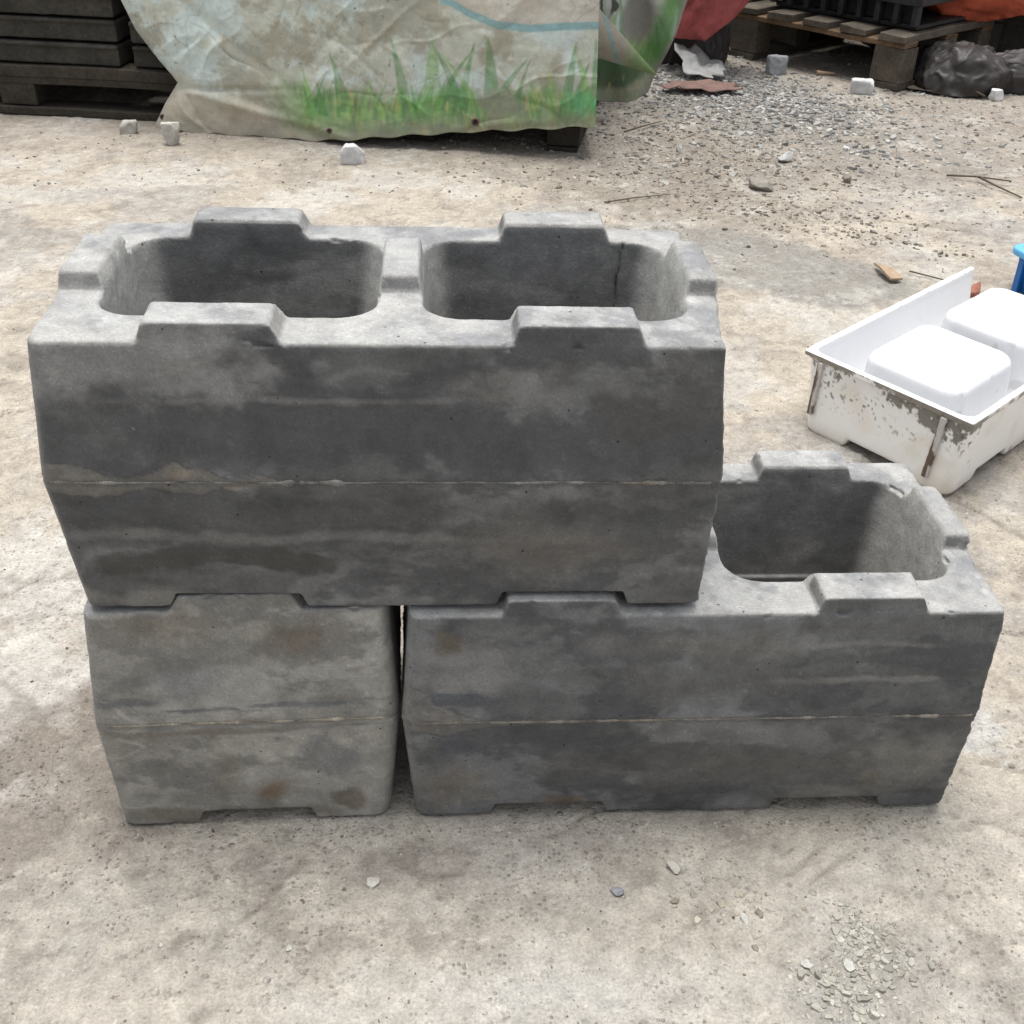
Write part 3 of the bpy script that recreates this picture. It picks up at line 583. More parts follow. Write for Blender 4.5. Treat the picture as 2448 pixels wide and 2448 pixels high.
fields = [  # positions, size range, colours
 (gauss(1.85, 4.70, 0.26, 0.55, 25, 4200), 0.005, 0.024, [(0.30, 0.30, 0.29), (0.20, 0.20, 0.19), (0.38, 0.375, 0.36)]),
 (gauss(1.60, 4.05, 0.35, 0.42, 0, 1500), 0.005, 0.020, [(0.30, 0.295, 0.28), (0.18, 0.17, 0.155), (0.34, 0.33, 0.30)]),
 (gauss(1.50, 3.35, 0.42, 0.42, -10, 2200), 0.004, 0.015, [(0.20, 0.17, 0.14), (0.34, 0.31, 0.26), (0.26, 0.235, 0.20)]),
 (gauss(2.1, 3.5, 0.55, 0.5, -20, 1300), 0.003, 0.014, [(0.22, 0.20, 0.17), (0.36, 0.33, 0.28), (0.30, 0.29, 0.27)]),
 (gauss(1.75, 2.72, 0.30, 0.12, -32, 500), 0.004, 0.014, [(0.20, 0.175, 0.145), (0.28, 0.25, 0.21)]),
 (gauss(2.4, 4.5, 0.5, 0.4, 0, 1200), 0.004, 0.018, [(0.30, 0.30, 0.28), (0.22, 0.21, 0.19)]),
 (gauss(3.0, 4.2, 0.5, 0.5, 0, 700), 0.004, 0.016, [(0.30, 0.30, 0.28), (0.24, 0.22, 0.19)]),
 (gauss(0.975, -0.31, 0.030, 0.03, 0, 190), 0.0034, 0.0105, [(0.40, 0.40, 0.37), (0.33, 0.33, 0.31)]),
 (gauss(1.02, -0.23, 0.024, 0.036, 20, 230), 0.0030, 0.0095, [(0.36, 0.36, 0.34), (0.30, 0.30, 0.28)]),
 (gauss(1.06, -0.26, 0.05, 0.05, 0, 160), 0.001, 0.0045, [(0.34, 0.335, 0.31), (0.26, 0.25, 0.23)]),
 (gauss(0.86, -0.17, 0.06, 0.035, -30, 60), 0.0032, 0.009, [(0.40, 0.39, 0.35), (0.30, 0.28, 0.24)]),
 (np.stack([rng.uniform(-1.3, 1.3, 900), rng.uniform(2.9, 3.75, 900)], -1), 0.002, 0.010, [(0.34, 0.31, 0.27), (0.20, 0.17, 0.145), (0.42, 0.40, 0.36)]),
 (np.stack([rng.uniform(-1.6, 3.4, 5200), rng.uniform(-0.45, 3.2, 5200)], -1), 0.0009, 0.0050, [(0.36, 0.33, 0.29), (0.22, 0.19, 0.165), (0.46, 0.44, 0.40), (0.14, 0.12, 0.10)]),
 (np.stack([rng.uniform(-0.3, 1.5, 2600), rng.uniform(-0.42, -0.03, 2600)], -1), 0.0007, 0.0030, [(0.34, 0.31, 0.27), (0.22, 0.19, 0.16), (0.42, 0.40, 0.36)]),
 (np.stack([rng.uniform(-0.02, 1.22, 900), -0.012 - np.abs(rng.normal(0, 0.010, 900))], -1), 0.0008, 0.0038, [(0.36, 0.33, 0.29), (0.24, 0.21, 0.18), (0.42, 0.40, 0.36)]),
 (gauss(-0.16, 0.08, 0.08, 0.13, 0, 420), 0.001, 0.004, [(0.28, 0.25, 0.21), (0.20, 0.175, 0.15)]),
]
GVl, GFl, GCl, off = [], [], [], 0
for pos, s0, s1, cols in fields:
    hz = gheight(pos[:, 0], pos[:, 1])
    for (x, y), z in zip(pos, hz):
        if inside_blocks(x, y) or y < -0.5: continue
        V, F = protos[rng.integers(24)]; s = s0 + (s1 - s0) * rng.random() ** 3.6
        a = rng.random() * 6.283; tl = rng.normal(0, 0.2, 2); c, s_ = math.cos(a), math.sin(a)
        Vr = V @ np.array([[c, s_, 0], [-s_, c, 0], [0, 0, 1]]); Vr[:, 2] += Vr[:, 0] * tl[0] + Vr[:, 1] * tl[1]
        GVl.append(Vr * s + [x, y, z + s * 0.03]); GFl += [tuple(i + off for i in f) for f in F]; off += len(V)
        GCl.append(np.tile(np.array(cols[rng.integers(len(cols))]) * rng.uniform(0.7, 1.25) * np.array((1.0, 0.97, 0.90) if y < 1 else (1.0, 1.0, 1.0)), (len(V), 1)))
gr = mesh_obj('gravel', np.concatenate(GVl), GFl, 'stone', None, np.concatenate(GCl) * 0.95, smooth=False)
tag(gr, 'scattered grey and brown gravel chips and crumbs over the yard', 'gravel', kind='stuff')

def stone_obj(name, x, y, size, flat, seed, col, label, cat, group=None, rz=0.0, squash=1.0, boxy=False):
    def sd(X, Y, Z):
        r = np.random.default_rng(seed); d = None
        if boxy:
            d = np.maximum(np.maximum(np.abs(X) - 0.8, np.abs(Y) - 0.65 * squash), np.abs(Z) - flat)
            for k in range(8):
                n = r.normal(size=3); n /= np.linalg.norm(n); d = smax(d, (X * n[0] + Y * n[1] + Z * n[2] * 0.9) - r.uniform(0.55, 0.85), 0.05)
            return smax(d, d - 0.01, 0.06)
        for k in range(13):
            n = r.normal(size=3); n /= np.linalg.norm(n)
            e = (X * n[0] + Y * n[1] / squash + Z * n[2] / flat) - r.uniform(0.6, 0.9)
            d = e if d is None else smax(d, e, 0.10)
        return d
    V, Q, N = iso(sd, (-1.3, -1.3, -1.3), (1.3, 1.3, 1.3), 0.09)
    V = V + N * ((fbm(V, 2.2, seed, 4, 0.65) - 0.5) * 0.22)[:, None]
    zmin = V[:, 2].min()
    o = mesh_obj(name, (V - [0, 0, zmin + 0.06]) * size, Q, 'stone', None, np.tile(np.array(col), (len(V), 1)) * (0.8 + 0.4 * fbm(V, 3, seed + 1, 4))[:, None])
    z = float(gheight(np.array([x]), np.array([y]))[0]); o.location = (x, y, z); o.rotation_euler = (0, 0, rz)
    return tag(o, label, cat, group)
CH = 'pale broken concrete lumps by the pallets'
stone_obj('concrete_chunk', -0.775, 3.655, 0.045, 0.6, 11, (0.40, 0.385, 0.35), 'pale concrete lump lying left of the tarpaulin corner', 'concrete lump', CH, 0.2, 0.8, True)
stone_obj('concrete_chunk', -0.575, 3.50, 0.044, 1.0, 12, (0.46, 0.45, 0.41), 'upright pale concrete lump against the bottom left corner of the tarpaulin', 'concrete lump', CH, 0.1, 0.8, True)
stone_obj('concrete_chunk', 0.135, 3.335, 0.057, 0.62, 13, (0.55, 0.55, 0.55), 'whitish notched concrete lump in front of the printed tarpaulin', 'concrete lump', CH, 0.05, 0.8, True)
stone_obj('concrete_chunk', 2.525, 4.63, 0.070, 0.50, 14, (0.50, 0.50, 0.49), 'pale concrete lump beside the near foot of the right pallet', 'concrete lump', CH, -0.2, 0.7, True)
stone_obj('concrete_chunk', 2.20, 5.02, 0.065, 0.7, 15, (0.30, 0.31, 0.32), 'grey cube-like concrete lump at the edge of the dark gap under the right pallet', 'concrete lump', CH, 0.6, 0.9, True)
stone_obj('stone', 1.845, 3.45, 0.030, 0.6, 21, (0.48, 0.48, 0.46), 'smooth pale pebble on the gritty ground behind the stack', 'stone', 'single stones lying on the yard')
stone_obj('stone', 1.66, 3.05, 0.032, 0.6, 22, (0.26, 0.24, 0.21), 'rough brown-grey clod left of centre of the gritty patch', 'stone', 'single stones lying on the yard')
stone_obj('stone', 2.02, 3.18, 0.022, 0.7, 27, (0.24, 0.21, 0.18), 'small dark brown clod right of the smooth pale pebble', 'stone', 'single stones lying on the yard')
stone_obj('stone', 0.703, -0.140, 0.0097, 0.5, 23, (0.27, 0.27, 0.29), 'small blue-grey stone on the pale ground in front of the stack', 'stone', 'single stones lying on the yard')
stone_obj('stone', 0.362, -0.118, 0.0090, 0.4, 24, (0.44, 0.43, 0.39), 'pale angular stone on the ground below the gap between the lower blocks', 'stone', 'single stones lying on the yard')
stone_obj('stone', 0.790, -0.103, 0.0090, 0.4, 26, (0.46, 0.44, 0.39), 'cream stone on the ground below the middle of the lower right block', 'stone', 'single stones lying on the yard')
for i, (x, y, s, lb) in enumerate(((0.935, -0.268, 0.0098, 'large pale flat chip left of the front gravel cluster'), (0.99, -0.268, 0.0112, 'square pale flat chip touching the front gravel cluster'),
                                  (0.868, -0.190, 0.0077, 'grey flat chip in the sparse line of chips left of the gravel cluster'), (1.245, 0.115, 0.0091, 'white chip on the ground right of the lower right block'),
                                  (0.26, -0.225, 0.0070, 'round grey pebble in the empty pale ground at the lower left'))):
    stone_obj('stone_chip', x, y, s, 0.18, 40 + i, (0.42, 0.415, 0.38), lb, 'stone chip', 'flat stone chips in the foreground', i * 1.1, 0.7)

def tube(name, pts, r, m, label, cat, group=None, parent=None):
    pts = np.array(pts, dtype=float); n = len(pts); tg = np.gradient(pts, axis=0); tg /= np.linalg.norm(tg, axis=1, keepdims=True)
    s = np.cross(tg, [0, 0, 1.0]); s /= np.linalg.norm(s, axis=1, keepdims=True) + 1e-9; u = np.cross(s, tg); V = []
    for i in range(n):
        rr = r * 0.65 * (1 - 0.6 * i / n) * random.uniform(0.8, 1.2)
        for a in range(6): t = a / 6 * 2 * math.pi; V.append(pts[i] + s[i] * rr * math.cos(t) + u[i] * rr * math.sin(t))
    F = [(i * 6 + a, i * 6 + (a + 1) % 6, (i + 1) * 6 + (a + 1) % 6, (i + 1) * 6 + a) for i in range(n - 1) for a in range(6)] + [tuple(range(5, -1, -1)), tuple(range((n - 1) * 6, n * 6))]
    o = mesh_obj(name, V, F, m, parent)
    return tag(o, label, cat, group)
TW = 'thin dry twigs on the yard'
tube('twig', [(2.43, 3.24, 0.012), (2.53, 3.21, 0.018), (2.66, 3.17, 0.014)], 0.006, 'twig', 'thin twig lying across the ground near the right edge, the farther of a crossing pair', 'twig', TW)
tube('twig', [(2.55, 3.22, 0.014), (2.57, 3.10, 0.016), (2.62, 2.98, 0.01)], 0.007, 'twig', 'thin twig pointing towards the camera near the right edge, the nearer of a crossing pair', 'twig', TW)
tube('twig', [(1.06, 2.86, 0.008), (1.16, 2.90, 0.012), (1.30, 2.96, 0.008)], 0.004, 'twig', 'thin twig on the ground just behind the top block', 'twig', TW)
tube('twig', [(1.93, 2.22, 0.008), (2.02, 2.13, 0.012), (2.08, 2.08, 0.010)], 0.004, 'twig', 'thin brown twig just behind the far wall of the white mould', 'twig', TW)
tube('twig', [(1.245, 3.80, 0.008), (1.34, 3.88, 0.014), (1.43, 3.97, 0.012)], 0.006, 'twig', 'brown twig lying under the right hem of the tarpaulin', 'twig', TW)
V = np.array([(-0.018, -0.055, 0), (0.02, -0.06, 0.004), (0.026, 0.01, 0.012), (0.004, 0.075, 0.004), (-0.016, 0.02, 0.012)])
V2 = V + [0, 0, 0.007]; F = [(0, 4, 3, 2, 1), (5, 6, 7, 8, 9)] + [(i, (i + 1) % 5, 5 + (i + 1) % 5, 5 + i) for i in range(5)]
o = mesh_obj('wood_chip', np.concatenate([V, V2]), F, 'chip', None, smooth=False); o.location = (1.848, 2.20, 0.004); o.rotation_euler = (0, 0.1, 0.25)
tag(o, 'pointed tan sliver of wood on the grey cement patch', 'wood chip')
stone_obj('brick_fragment', 2.075, 2.06, 0.022, 0.6, 33, (0.30, 0.13, 0.09), 'small red brick fragment between the far wall and far core of the white mould', 'brick fragment')

# ------------------------------------------------------------------ blue crate at the right edge
cr = thing('blue_crate', (2.262, 1.86, 0), 0.25, 'blue plastic crate with pale blue rim cut off by the right edge of the picture', 'crate')
def crate_sdf(x, y, z):
    t = z / 0.13
    o_ = smax(rbox(x - 0.12, y - 0.12, 0.105 + 0.018 * t, 0.125 + 0.018 * t, 0.03), np.maximum(-z, z - 0.13), 0.008)
    i_ = np.maximum(rbox(x - 0.12, y - 0.12, 0.099 + 0.018 * t, 0.119 + 0.018 * t, 0.025), 0.01 - z)
    return np.maximum(o_, -i_)
V, Q, N = iso(crate_sdf, (-0.04, -0.04, -0.01), (0.30, 0.30, 0.14), 0.003); mesh_obj('crate_body', V, Q, 'blue', cr, None, N)
def rim_sdf(x, y, z):
    d = rbox(x - 0.12, y - 0.12, 0.138, 0.158, 0.04)
    return smax(np.maximum(d, -rbox(x - 0.12, y - 0.12, 0.113, 0.133, 0.03)), np.abs(z - 0.122) - 0.011, 0.006)
V, Q, N = iso(rim_sdf, (-0.06, -0.06, 0.10), (0.30, 0.30, 0.145), 0.003); mesh_obj('crate_rim', V, Q, 'lblue', cr, None, N)
for yy in (0.02, 0.12, 0.22):
    bevel_box('corner_rib', (-0.006, 0.008, yy - 0.012, yy + 0.012, 0.0, 0.108), 'blue', cr, bev=0.003)

# ------------------------------------------------------------------ pallets, slabs and sheets at the back
WD = np.array((0.085, 0.072, 0.056))
def pallet(loc, rz, w_, d_, label, hz=(0.03, 0.165, 0.215, 0.25), blockw=0.15, xs=None, boards='depth', col=WD, skid='depth', sc=(1.35, 1.1, 0.9)):
    t = thing('wooden_pallet', loc, rz, label, 'pallet', 'wooden pallets at the back of the yard')
    xs = xs or [0, (w_ - blockw) / 2, w_ - blockw]
    z0, z1, z2, z3 = hz
    for x in xs:
        if skid == 'depth': bevel_box('bottom_board', (x - 0.002, x + blockw - 0.002, 0, d_, 0.0, z0), 'wood', t, col * 0.95, jit=0.003)
        for y in (0, d_ / 2 - 0.07, d_ - 0.14):
            bevel_box('pallet_foot', (x, x + blockw, y + 0.004, y + 0.14, z0 + 0.002, z1), 'wood', t, col * 1.15, jit=0.003)
    if skid != 'depth':
        for y in (0, d_ - 0.14): bevel_box('bottom_board', (0, w_, y - 0.02, y + 0.14, 0.0, z0), 'wood', t, col * 0.95, jit=0.003)
    for y in (0, d_ / 2 - 0.05, d_ - 0.12):
        bevel_box('stringer_board', (0, w_, y, y + 0.12, z1 + 0.002, z2), 'wood', t, col * np.array(sc) * 1.1, jit=0.002)
    if boards == 'depth':
        n = 5; bw = 0.15
        for i in range(n):
            x = (w_ - bw) * i / (n - 1)
            bevel_box('deck_board', (x, x + bw, -0.006, d_, z2 + 0.002, z3), 'wood', t, col * 1.25, jit=0.004)
    else:
        for i in range(5):
            y = (d_ - 0.13) * i / 4; bevel_box('deck_board', (0, w_, y - 0.003, y + 0.13, z2 + 0.002, z3), 'wood', t, col * 1.1, jit=0.003)
    return t
pallet((-2.42, 4.09, 0.0), math.atan(-0.13), 2.1, 0.9, 'dark wooden pallet at the left edge carrying stacked dark plates', (0.03, 0.118, 0.15, 0.195), 0.15, [0, 1.075, 1.95], 'width', WD * 0.48, 'width', (0.9, 0.9, 0.9))
pallet((-0.25, 3.775, 0.0), math.atan(-0.22), 1.30, 1.0, 'dark wooden pallet mostly hidden under the printed tarpaulin', (0.02, 0.10, 0.125, 0.15), 0.13, None, 'width', WD * 0.35)
rp = math.atan2(-0.777, 0.678)
pallet((2.718 - 0.678 * 1.01, 4.653 + 0.777 * 1.01, 0.0), rp + 0.0, 1.03, 0.9, 'weathered wooden pallet at the upper right with gravel under it', (0.032, 0.195, 0.222, 0.258), 0.165, [0.0, 0.865], 'depth', WD * 0.85, 'depth', (1.6, 1.2, 0.9))

def slab(name, dims, parent_loc, rz, label, group):
    x0, x1, y0, y1, z0, z1 = dims
    def f(x, y, z):
        lip = np.where(z > z1 - 0.014, 0.0, 0.012)
        d = smax(np.maximum(np.maximum(x0 + 0 * lip - x, x - x1), np.maximum(y0 + lip - y, y - y1)), np.maximum(z0 - z, z - z1), 0.006)
        return d
    V, Q, N = iso(f, (x0 - 0.02, y0 - 0.02, z0 - 0.02), (x1 + 0.02, y1 + 0.02, z1 + 0.02), 0.0065)
    V = V + N * (0.004 * (fbm(V, 30, 7, 3) - 0.5))[:, None]
    o = mesh_obj(name, V, Q, 'slab', None, None, vnormals(V, Q)); o.location = parent_loc; o.rotation_euler = (0, 0, rz)
    return tag(o, label, 'plate', group)
SG = 'dark plates stacked on the left pallet'; rl = math.atan(-0.13)
for k, nm in enumerate(('bottom', 'second', 'third', 'topmost')):
    z0 = 0.200 + k * 0.094
    slab('dark_plate', (0.62, 1.595, 0.01 + 0.006 * (k % 2), 0.88, z0, z0 + 0.084), (-2.42, 4.09, 0), rl, nm + ' dark grey plate of the wide left column on the left pallet', SG)
    slab('dark_plate', (1.65, 2.06, 0.02 - 0.006 * (k % 2), 0.88, z0, z0 + 0.084), (-2.42, 4.09, 0), rl, nm + ' dark grey plate of the narrow right column beside the tarpaulin', SG)
# goods under the tarpaulin
bx = thing('load_or_shade_box', (-0.2, 3.80, 0.152), math.atan(-0.22), 'dark stacked load hidden under the printed tarpaulin', 'load')
for k in range(6):
    bevel_box('load_layer', (0.02 + 0.01 * (k % 2), 1.16, 0.03, 0.85, k * 0.13, k * 0.13 + 0.122), 'slab', bx, bev=0.006)

# tarpaulin -----------------------------------------------------------------
TX = [-0.692, -0.574, -0.343, -0.019, 0.195, 0.613, 1.076]; TZ = [0.003, 0.001, 0.002, 0.004, 0.030, 0.080, 0.130]
EZ = [0.003, 0.012, 0.096, 0.179, 0.263, 0.365, 0.477, 0.62, 0.95]; EX = [-0.693, -0.690, -0.640, -0.580, -0.655, -0.733, -0.783, -0.80, -0.80]
def tarp_y(x, z):
    P = np.stack([x, 0 * x, z], -1)
    y = 3.585 - 0.195 * x + 0.10 * z
    y = y + 0.030 * (fbm(P, 2.3, 301, 3) - 0.5) + 0.018 * (fbm(P * [1, 1, 1.6], 7, 304, 4) - 0.5)
    # diagonal creases and the roll over the left corner
    for (cx, cz, a, wd, amp, ln) in ((-0.25, 0.10, -12, 0.02, -0.016, 0.35), (0.05, 0.40, 48, 0.018, 0.012, 0.22), (-0.35, 0.36, -35, 0.025, 0.014, 0.3),
                                     (-0.1, 0.06, -20, 0.03, 0.016, 0.18), (0.25, 0.42, 42, 0.012, -0.010, 0.2), (-0.45, 0.17, 4, 0.012, 0.012, 0.25),
                                     (0.15, 0.33, -40, 0.010, 0.008, 0.18), (0.75, 0.10, 8, 0.015, 0.010, 0.2)):
        c, s = math.cos(math.radians(a)), math.sin(math.radians(a)); u = (x - cx) * c + (z - cz) * s; v = -(x - cx) * s + (z - cz) * c
        y = y + amp * np.exp(-(v / wd) ** 2 - (u / ln) ** 2)
    rc = np.random.default_rng(77)
    for k in range(60):
        cx, cz, a = rc.uniform(-0.7, 1.05), rc.uniform(0.05, 0.6), rc.choice([rc.normal(40, 12), rc.normal(-42, 12), rc.normal(5, 12)])
        c, s = math.cos(math.radians(a)), math.sin(math.radians(a)); u = (x - cx) * c + (z - cz) * s; v = -(x - cx) * s + (z - cz) * c + 0.012 * np.sin(u * 25 + k)
        y = y + rc.choice([-1, 1]) * rc.uniform(0.003, 0.008) * np.exp(-np.abs(v) / rc.uniform(0.006, 0.015) - (u / rc.uniform(0.05, 0.16)) ** 2)
    e = np.interp(z, EZ, EX); y = y + 0.05 * np.exp(-np.maximum(x - e, 0) / 0.045)
    return y
def tarp_color(x, z, dirt=1.0):
    P = np.stack([x, 0 * x, z], -1); n = len(x)
    c = np.tile(np.array((0.46, 0.48, 0.41)), (n, 1))
    c = mixc(c, (0.50, 0.58, 0.565), sst(0.47, 0.58, fbm(P, 4.5, 311, 6, 0.68)) * sst(0.08, 0.22, z) * 0.85)
    c = mixc(c, (0.29, 0.27, 0.20), sst(0.49, 0.60, fbm(P, 6, 314, 6, 0.65)) * 0.7)
    c = mixc(c, (0.40, 0.345, 0.27), sst(0.14, 0.02, z + 0.15 * x) * 0.7)
    # printed teal line and paler field above it
    zc = np.interp(x, [0.50, 0.58, 0.68, 0.80, 0.92, 1.10], [0.548, 0.510, 0.478, 0.470, 0.484, 0.500])
    c = mixc(c, (0.50, 0.45, 0.38), sst(0.0, 0.01, z - zc) * (x > 0.49) * 0.7)
    c = mixc(c, (0.20, 0.36, 0.38), sst(0.016, 0.011, np.abs(z - zc + 0.004)) * (x > 0.47) * 0.85)
    # printed meadow
    gl = 0.215 + 0.08 * (fbm(P * [1, 1, 0], 7, 321, 3) - 0.5) * 2 + 0.03 * np.exp(-((x - 0.55) / 0.25) ** 2) + 0.04 * sst(0.7, 1.1, x)
    body = sst(0.03, -0.05, z - gl + 0.09 * (fbm(P, 22, 324, 4, 0.7) - 0.5)) * sst(-0.24, -0.02, x + 0.12 * (fbm(P, 6, 327, 3) - 0.5)) * sst(0.02, 0.10, z + 0.045)
    gc = np.tile(np.array((0.17, 0.30, 0.12)), (n, 1))
    gc = mixc(gc, (0.07, 0.17, 0.06), sst(0.48, 0.62, fbm(P * [2.2, 1, 0.6], 12, 331, 4, 0.6)) * 0.8)
    gc = mixc(gc, (0.25, 0.33, 0.10), sst(0.55, 0.68, fbm(P * [2.2, 1, 0.6], 15, 334, 4, 0.6)) * 0.7)
    gc = mixc(gc, (0.30, 0.30, 0.20), sst(0.50, 0.64, fbm(P, 5, 337, 4)) * 0.5)
    gc = mixc(gc, (0.46, 0.40, 0.16), sst(0.62, 0.72, fbm(P * [2, 1, 0.7], 18, 340, 3)) * 0.6)
    c = c + (gc - c) * (body * 0.92)[:, None]
    r = np.random.default_rng(5)
    big = [(0.10, 0.12, -0.06, 0.34, 0.012), (0.33, 0.16, -0.05, 0.40, 0.012), (0.44, 0.17, 0.0, 0.415, 0.020), (0.53, 0.2, -0.10, 0.40, 0.010), (0.47, 0.15, 0.13, 0.39, 0.009),
           (0.55, 0.14, 0.05, 0.41, 0.010), (0.67, 0.16, -0.02, 0.43, 0.018), (0.62, 0.14, -0.16, 0.37, 0.009), (0.68, 0.16, 0.12, 0.36, 0.012), (0.76, 0.16, 0.05, 0.36, 0.008),
           (0.95, 0.15, 0.03, 0.43, 0.013), (0.98, 0.14, 0.05, 0.36, 0.010), (1.04, 0.18, -0.07, 0.42, 0.010), (0.90, 0.14, -0.02, 0.33, 0.009), (0.83, 0.14, -0.01, 0.28, 0.010), (1.06, 0.18, -0.01, 0.45, 0.010)]
    for k in range(70):
        x0 = r.uniform(-0.05, 1.08); big.append((x0, 0.10, r.normal(0, 0.035), r.uniform(0.18, 0.29), r.uniform(0.003, 0.008)))
    for k in range(24):
        x0 = r.uniform(0.55, 1.0); big.append((x0, 0.07, r.normal(0, 0.03), r.uniform(0.12, 0.16), -0.004))
    for (x0, zb, lean, zt, wd) in big:
        t = np.clip((z - zb) / (zt - zb), 0, 1); xc = x0 + lean * t ** 1.5
        m = sst(0.004, -0.003, np.abs(x - xc) - (2.1 if abs(wd) > 0.0085 else 1.5) * abs(wd) * (1 - t) ** 0.75) * (z < zt) * (z > zb) * (0.35 + 0.65 * vnoise(P, 45, 344))
        hue = r.random(); col = (0.46, 0.40, 0.14) if wd < 0 else ((0.09, 0.25, 0.08) if hue < 0.5 else (0.22, 0.40, 0.12))
        c = mixc(c, col, m * 0.82)
    c = mixc(c, (0.10, 0.40, 0.17), sst(0, 0.4, 1 - np.hypot((x - 1.02) / 0.07, (z - 0.21) / 0.06) + 0.6 * (vnoise(P * [3, 1, 0.6], 30, 5) - 0.5)) * 0.55)
    # grey scuffs, mildew specks, water lines
    c = mixc(c, (0.25, 0.235, 0.20), sst(0, 0.6, 1 - np.hypot((x - 0.70) / 0.12, (z - 0.19) / 0.07) + 0.5 * (fbm(P, 12, 347, 4) - 0.5)) * 0.7)
    c = mixc(c, (0.27, 0.25, 0.205), sst(0.10, 0.0, z - np.interp(x, TX, TZ) + 0.03 * (fbm(P, 14, 351, 3) - 0.5)) * 0.65)
    c = mixc(c, (0.12, 0.11, 0.085), sst(0.66, 0.74, fbm(P, 60, 354, 4, 0.7)) * sst(0.10, 0.3, z) * sst(0.45, 0.6, fbm(P, 5, 356, 3)) * 0.75)
    wl = np.abs(fbm(P, 3.2, 357, 4, 0.55) - 0.5); c = mixc(c, (0.20, 0.18, 0.14), sst(0.006, 0.0, wl) * 0.35)
    return c * (0.86 + 0.28 * fbm(P, 60, 361, 3, 0.7))[:, None]
def sheet(name, X, Y, Z, m, parent=None, col=None, thick=0.0025, flip=False):
    nu, nv = X.shape; V = np.stack([X, Y, Z], -1).reshape(-1, 3)
    i = (np.arange(nu - 1)[:, None] * nv + np.arange(nv - 1)[None, :]).ravel(); F = np.stack([i, i + nv, i + nv + 1, i + 1], -1)
    if flip: F = F[:, ::-1]
    o = mesh_obj(name, V, F, m, parent, col)
    md = o.modifiers.new('thickness', 'SOLIDIFY'); md.thickness = thick; md.offset = 0; return o
tarp = thing('tarpaulin', (0, 0, 0), 0, 'weathered tarpaulin printed with green grass blades and a teal line, draped over the pallet load', 'tarpaulin')
nu, nv = 460, 240
U, Tt = np.meshgrid(np.linspace(0, 1, nu), np.linspace(0, 1, nv), indexing='ij')
Zt = Tt * 0.95
for _ in range(4):
    xl = np.interp(Zt, EZ, EX); X = xl + (1.072 - 0.03 * Zt - xl) * U
    zb = np.interp(X, TX, TZ) + 0.004 * np.sin(X * 40); Zt = zb + (0.95 - zb) * Tt
Y = tarp_y(X, Zt)
sheet('tarp_front', X, Y, Zt, 'tarp', tarp, tarp_color(X.ravel(), Zt.ravel()))
# top lying over the load
U2, T2 = np.meshgrid(np.linspace(0, 1, 80), np.linspace(0, 1, 40), indexing='ij')
X2 = -0.80 + (1.0435 + 0.80) * U2; Yf = tarp_y(X2, 0 * X2 + 0.95); Y2 = Yf + T2 * 1.0; Z2 = 0.95 + 0.03 * np.sin(T2 * 2.0) + 0.01 * np.sin(X2 * 9) * np.minimum(T2 * 8, 1)
X2b = X2 + 0.2 * T2
sheet('tarp_top', X2b, Y2, Z2, 'tarp', tarp, tarp_color(X2b.ravel(), Z2.ravel() - T2.ravel() * 0.5))
# side drop: goes back along the load, then flares outward
s_ = np.linspace(0, 1, 260); px = np.interp(s_, [0, 0.32, 0.42, 0.56, 0.72, 0.86, 1.0], [1.070, 1.115, 1.17, 1.30, 1.44, 1.55, 1.66]); py = np.interp(s_, [0, 0.32, 0.42, 0.56, 0.72, 0.86, 1.0], [3.392, 4.08, 4.27, 4.33, 4.40, 4.45, 4.52])
SS, TT = np.meshgrid(s_, np.linspace(0, 1, 200), indexing='ij')
PXm = np.interp(SS, s_, px); PYm = np.interp(SS, s_, py)
bot = np.interp(SS, [0, 0.3, 0.5, 0.60, 0.72, 0.76, 0.86, 0.93, 1.0], [0.13, 0.05, 0.006, 0.005, 0.03, 0.10, 0.28, 0.40, 0.52])
ZS = bot + (0.97 - bot) * TT
Pn = np.stack([PXm, PYm, ZS], -1)
PYm = PYm + 0.05 * (fbm(Pn, 4, 371, 3) - 0.5) + 0.03 * np.sin(PXm * 22 + ZS * 9) * sst(0.4, 0.6, SS) + 0.10 * ZS
PXm = PXm - 0.03 * ZS * (1 - SS)
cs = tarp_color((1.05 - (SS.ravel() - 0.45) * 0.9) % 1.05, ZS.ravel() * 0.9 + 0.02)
xx, zz = PXm.ravel(), ZS.ravel(); P = np.stack([xx, 0 * xx, zz], -1)
cs = cs * 0.78  # whole drop darkened: the shade it hangs in is put into the colour
cs = mixc(cs, (0.030, 0.065, 0.025), sst(0.0, 0.35, 1 - np.hypot((xx - 1.25) / 0.20, (zz - 0.15) / 0.10) + 0.4 * (fbm(P, 9, 375, 4) - 0.5)) * 0.85)
cs = mixc(cs, (0.17, 0.165, 0.145), sst(0.0, 0.4, 1 - np.hypot((xx - 1.36) / 0.10, (zz - 0.36) / 0.13) + 0.3 * (fbm(P, 9, 377, 4) - 0.5)) * 0.9)
bl = np.interp(zz, [0.03, 0.10, 0.28, 0.52], [1.44, 1.50, 1.58, 1.66])
cs = mixc(cs, (0.07, 0.20, 0.045), sst(0.09, 0.02, np.abs(xx - bl + 0.10)) * sst(0.12, 0.2, zz) * 0.8)
cs = mixc(cs, (0.20, 0.19, 0.16), sst(0.040, 0.025, np.abs(xx - bl + 0.012)) * 0.8)
cs = mixc(cs, (0.30, 0.28, 0.12), sst(0.62, 0.72, fbm(P * [2.4, 1, 0.6], 16, 385, 3)) * sst(0.14, 0.09, zz) * (xx < 1.36) * 0.7)
cs = mixc(cs, (0.02, 0.02, 0.02), sst(0.55, 0.62, vnoise(P * [2.2, 1, 1], 28, 379)) * sst(0.06, 0.04, np.abs(xx - 1.22)) * sst(0.36, 0.40, zz) * 0.9)
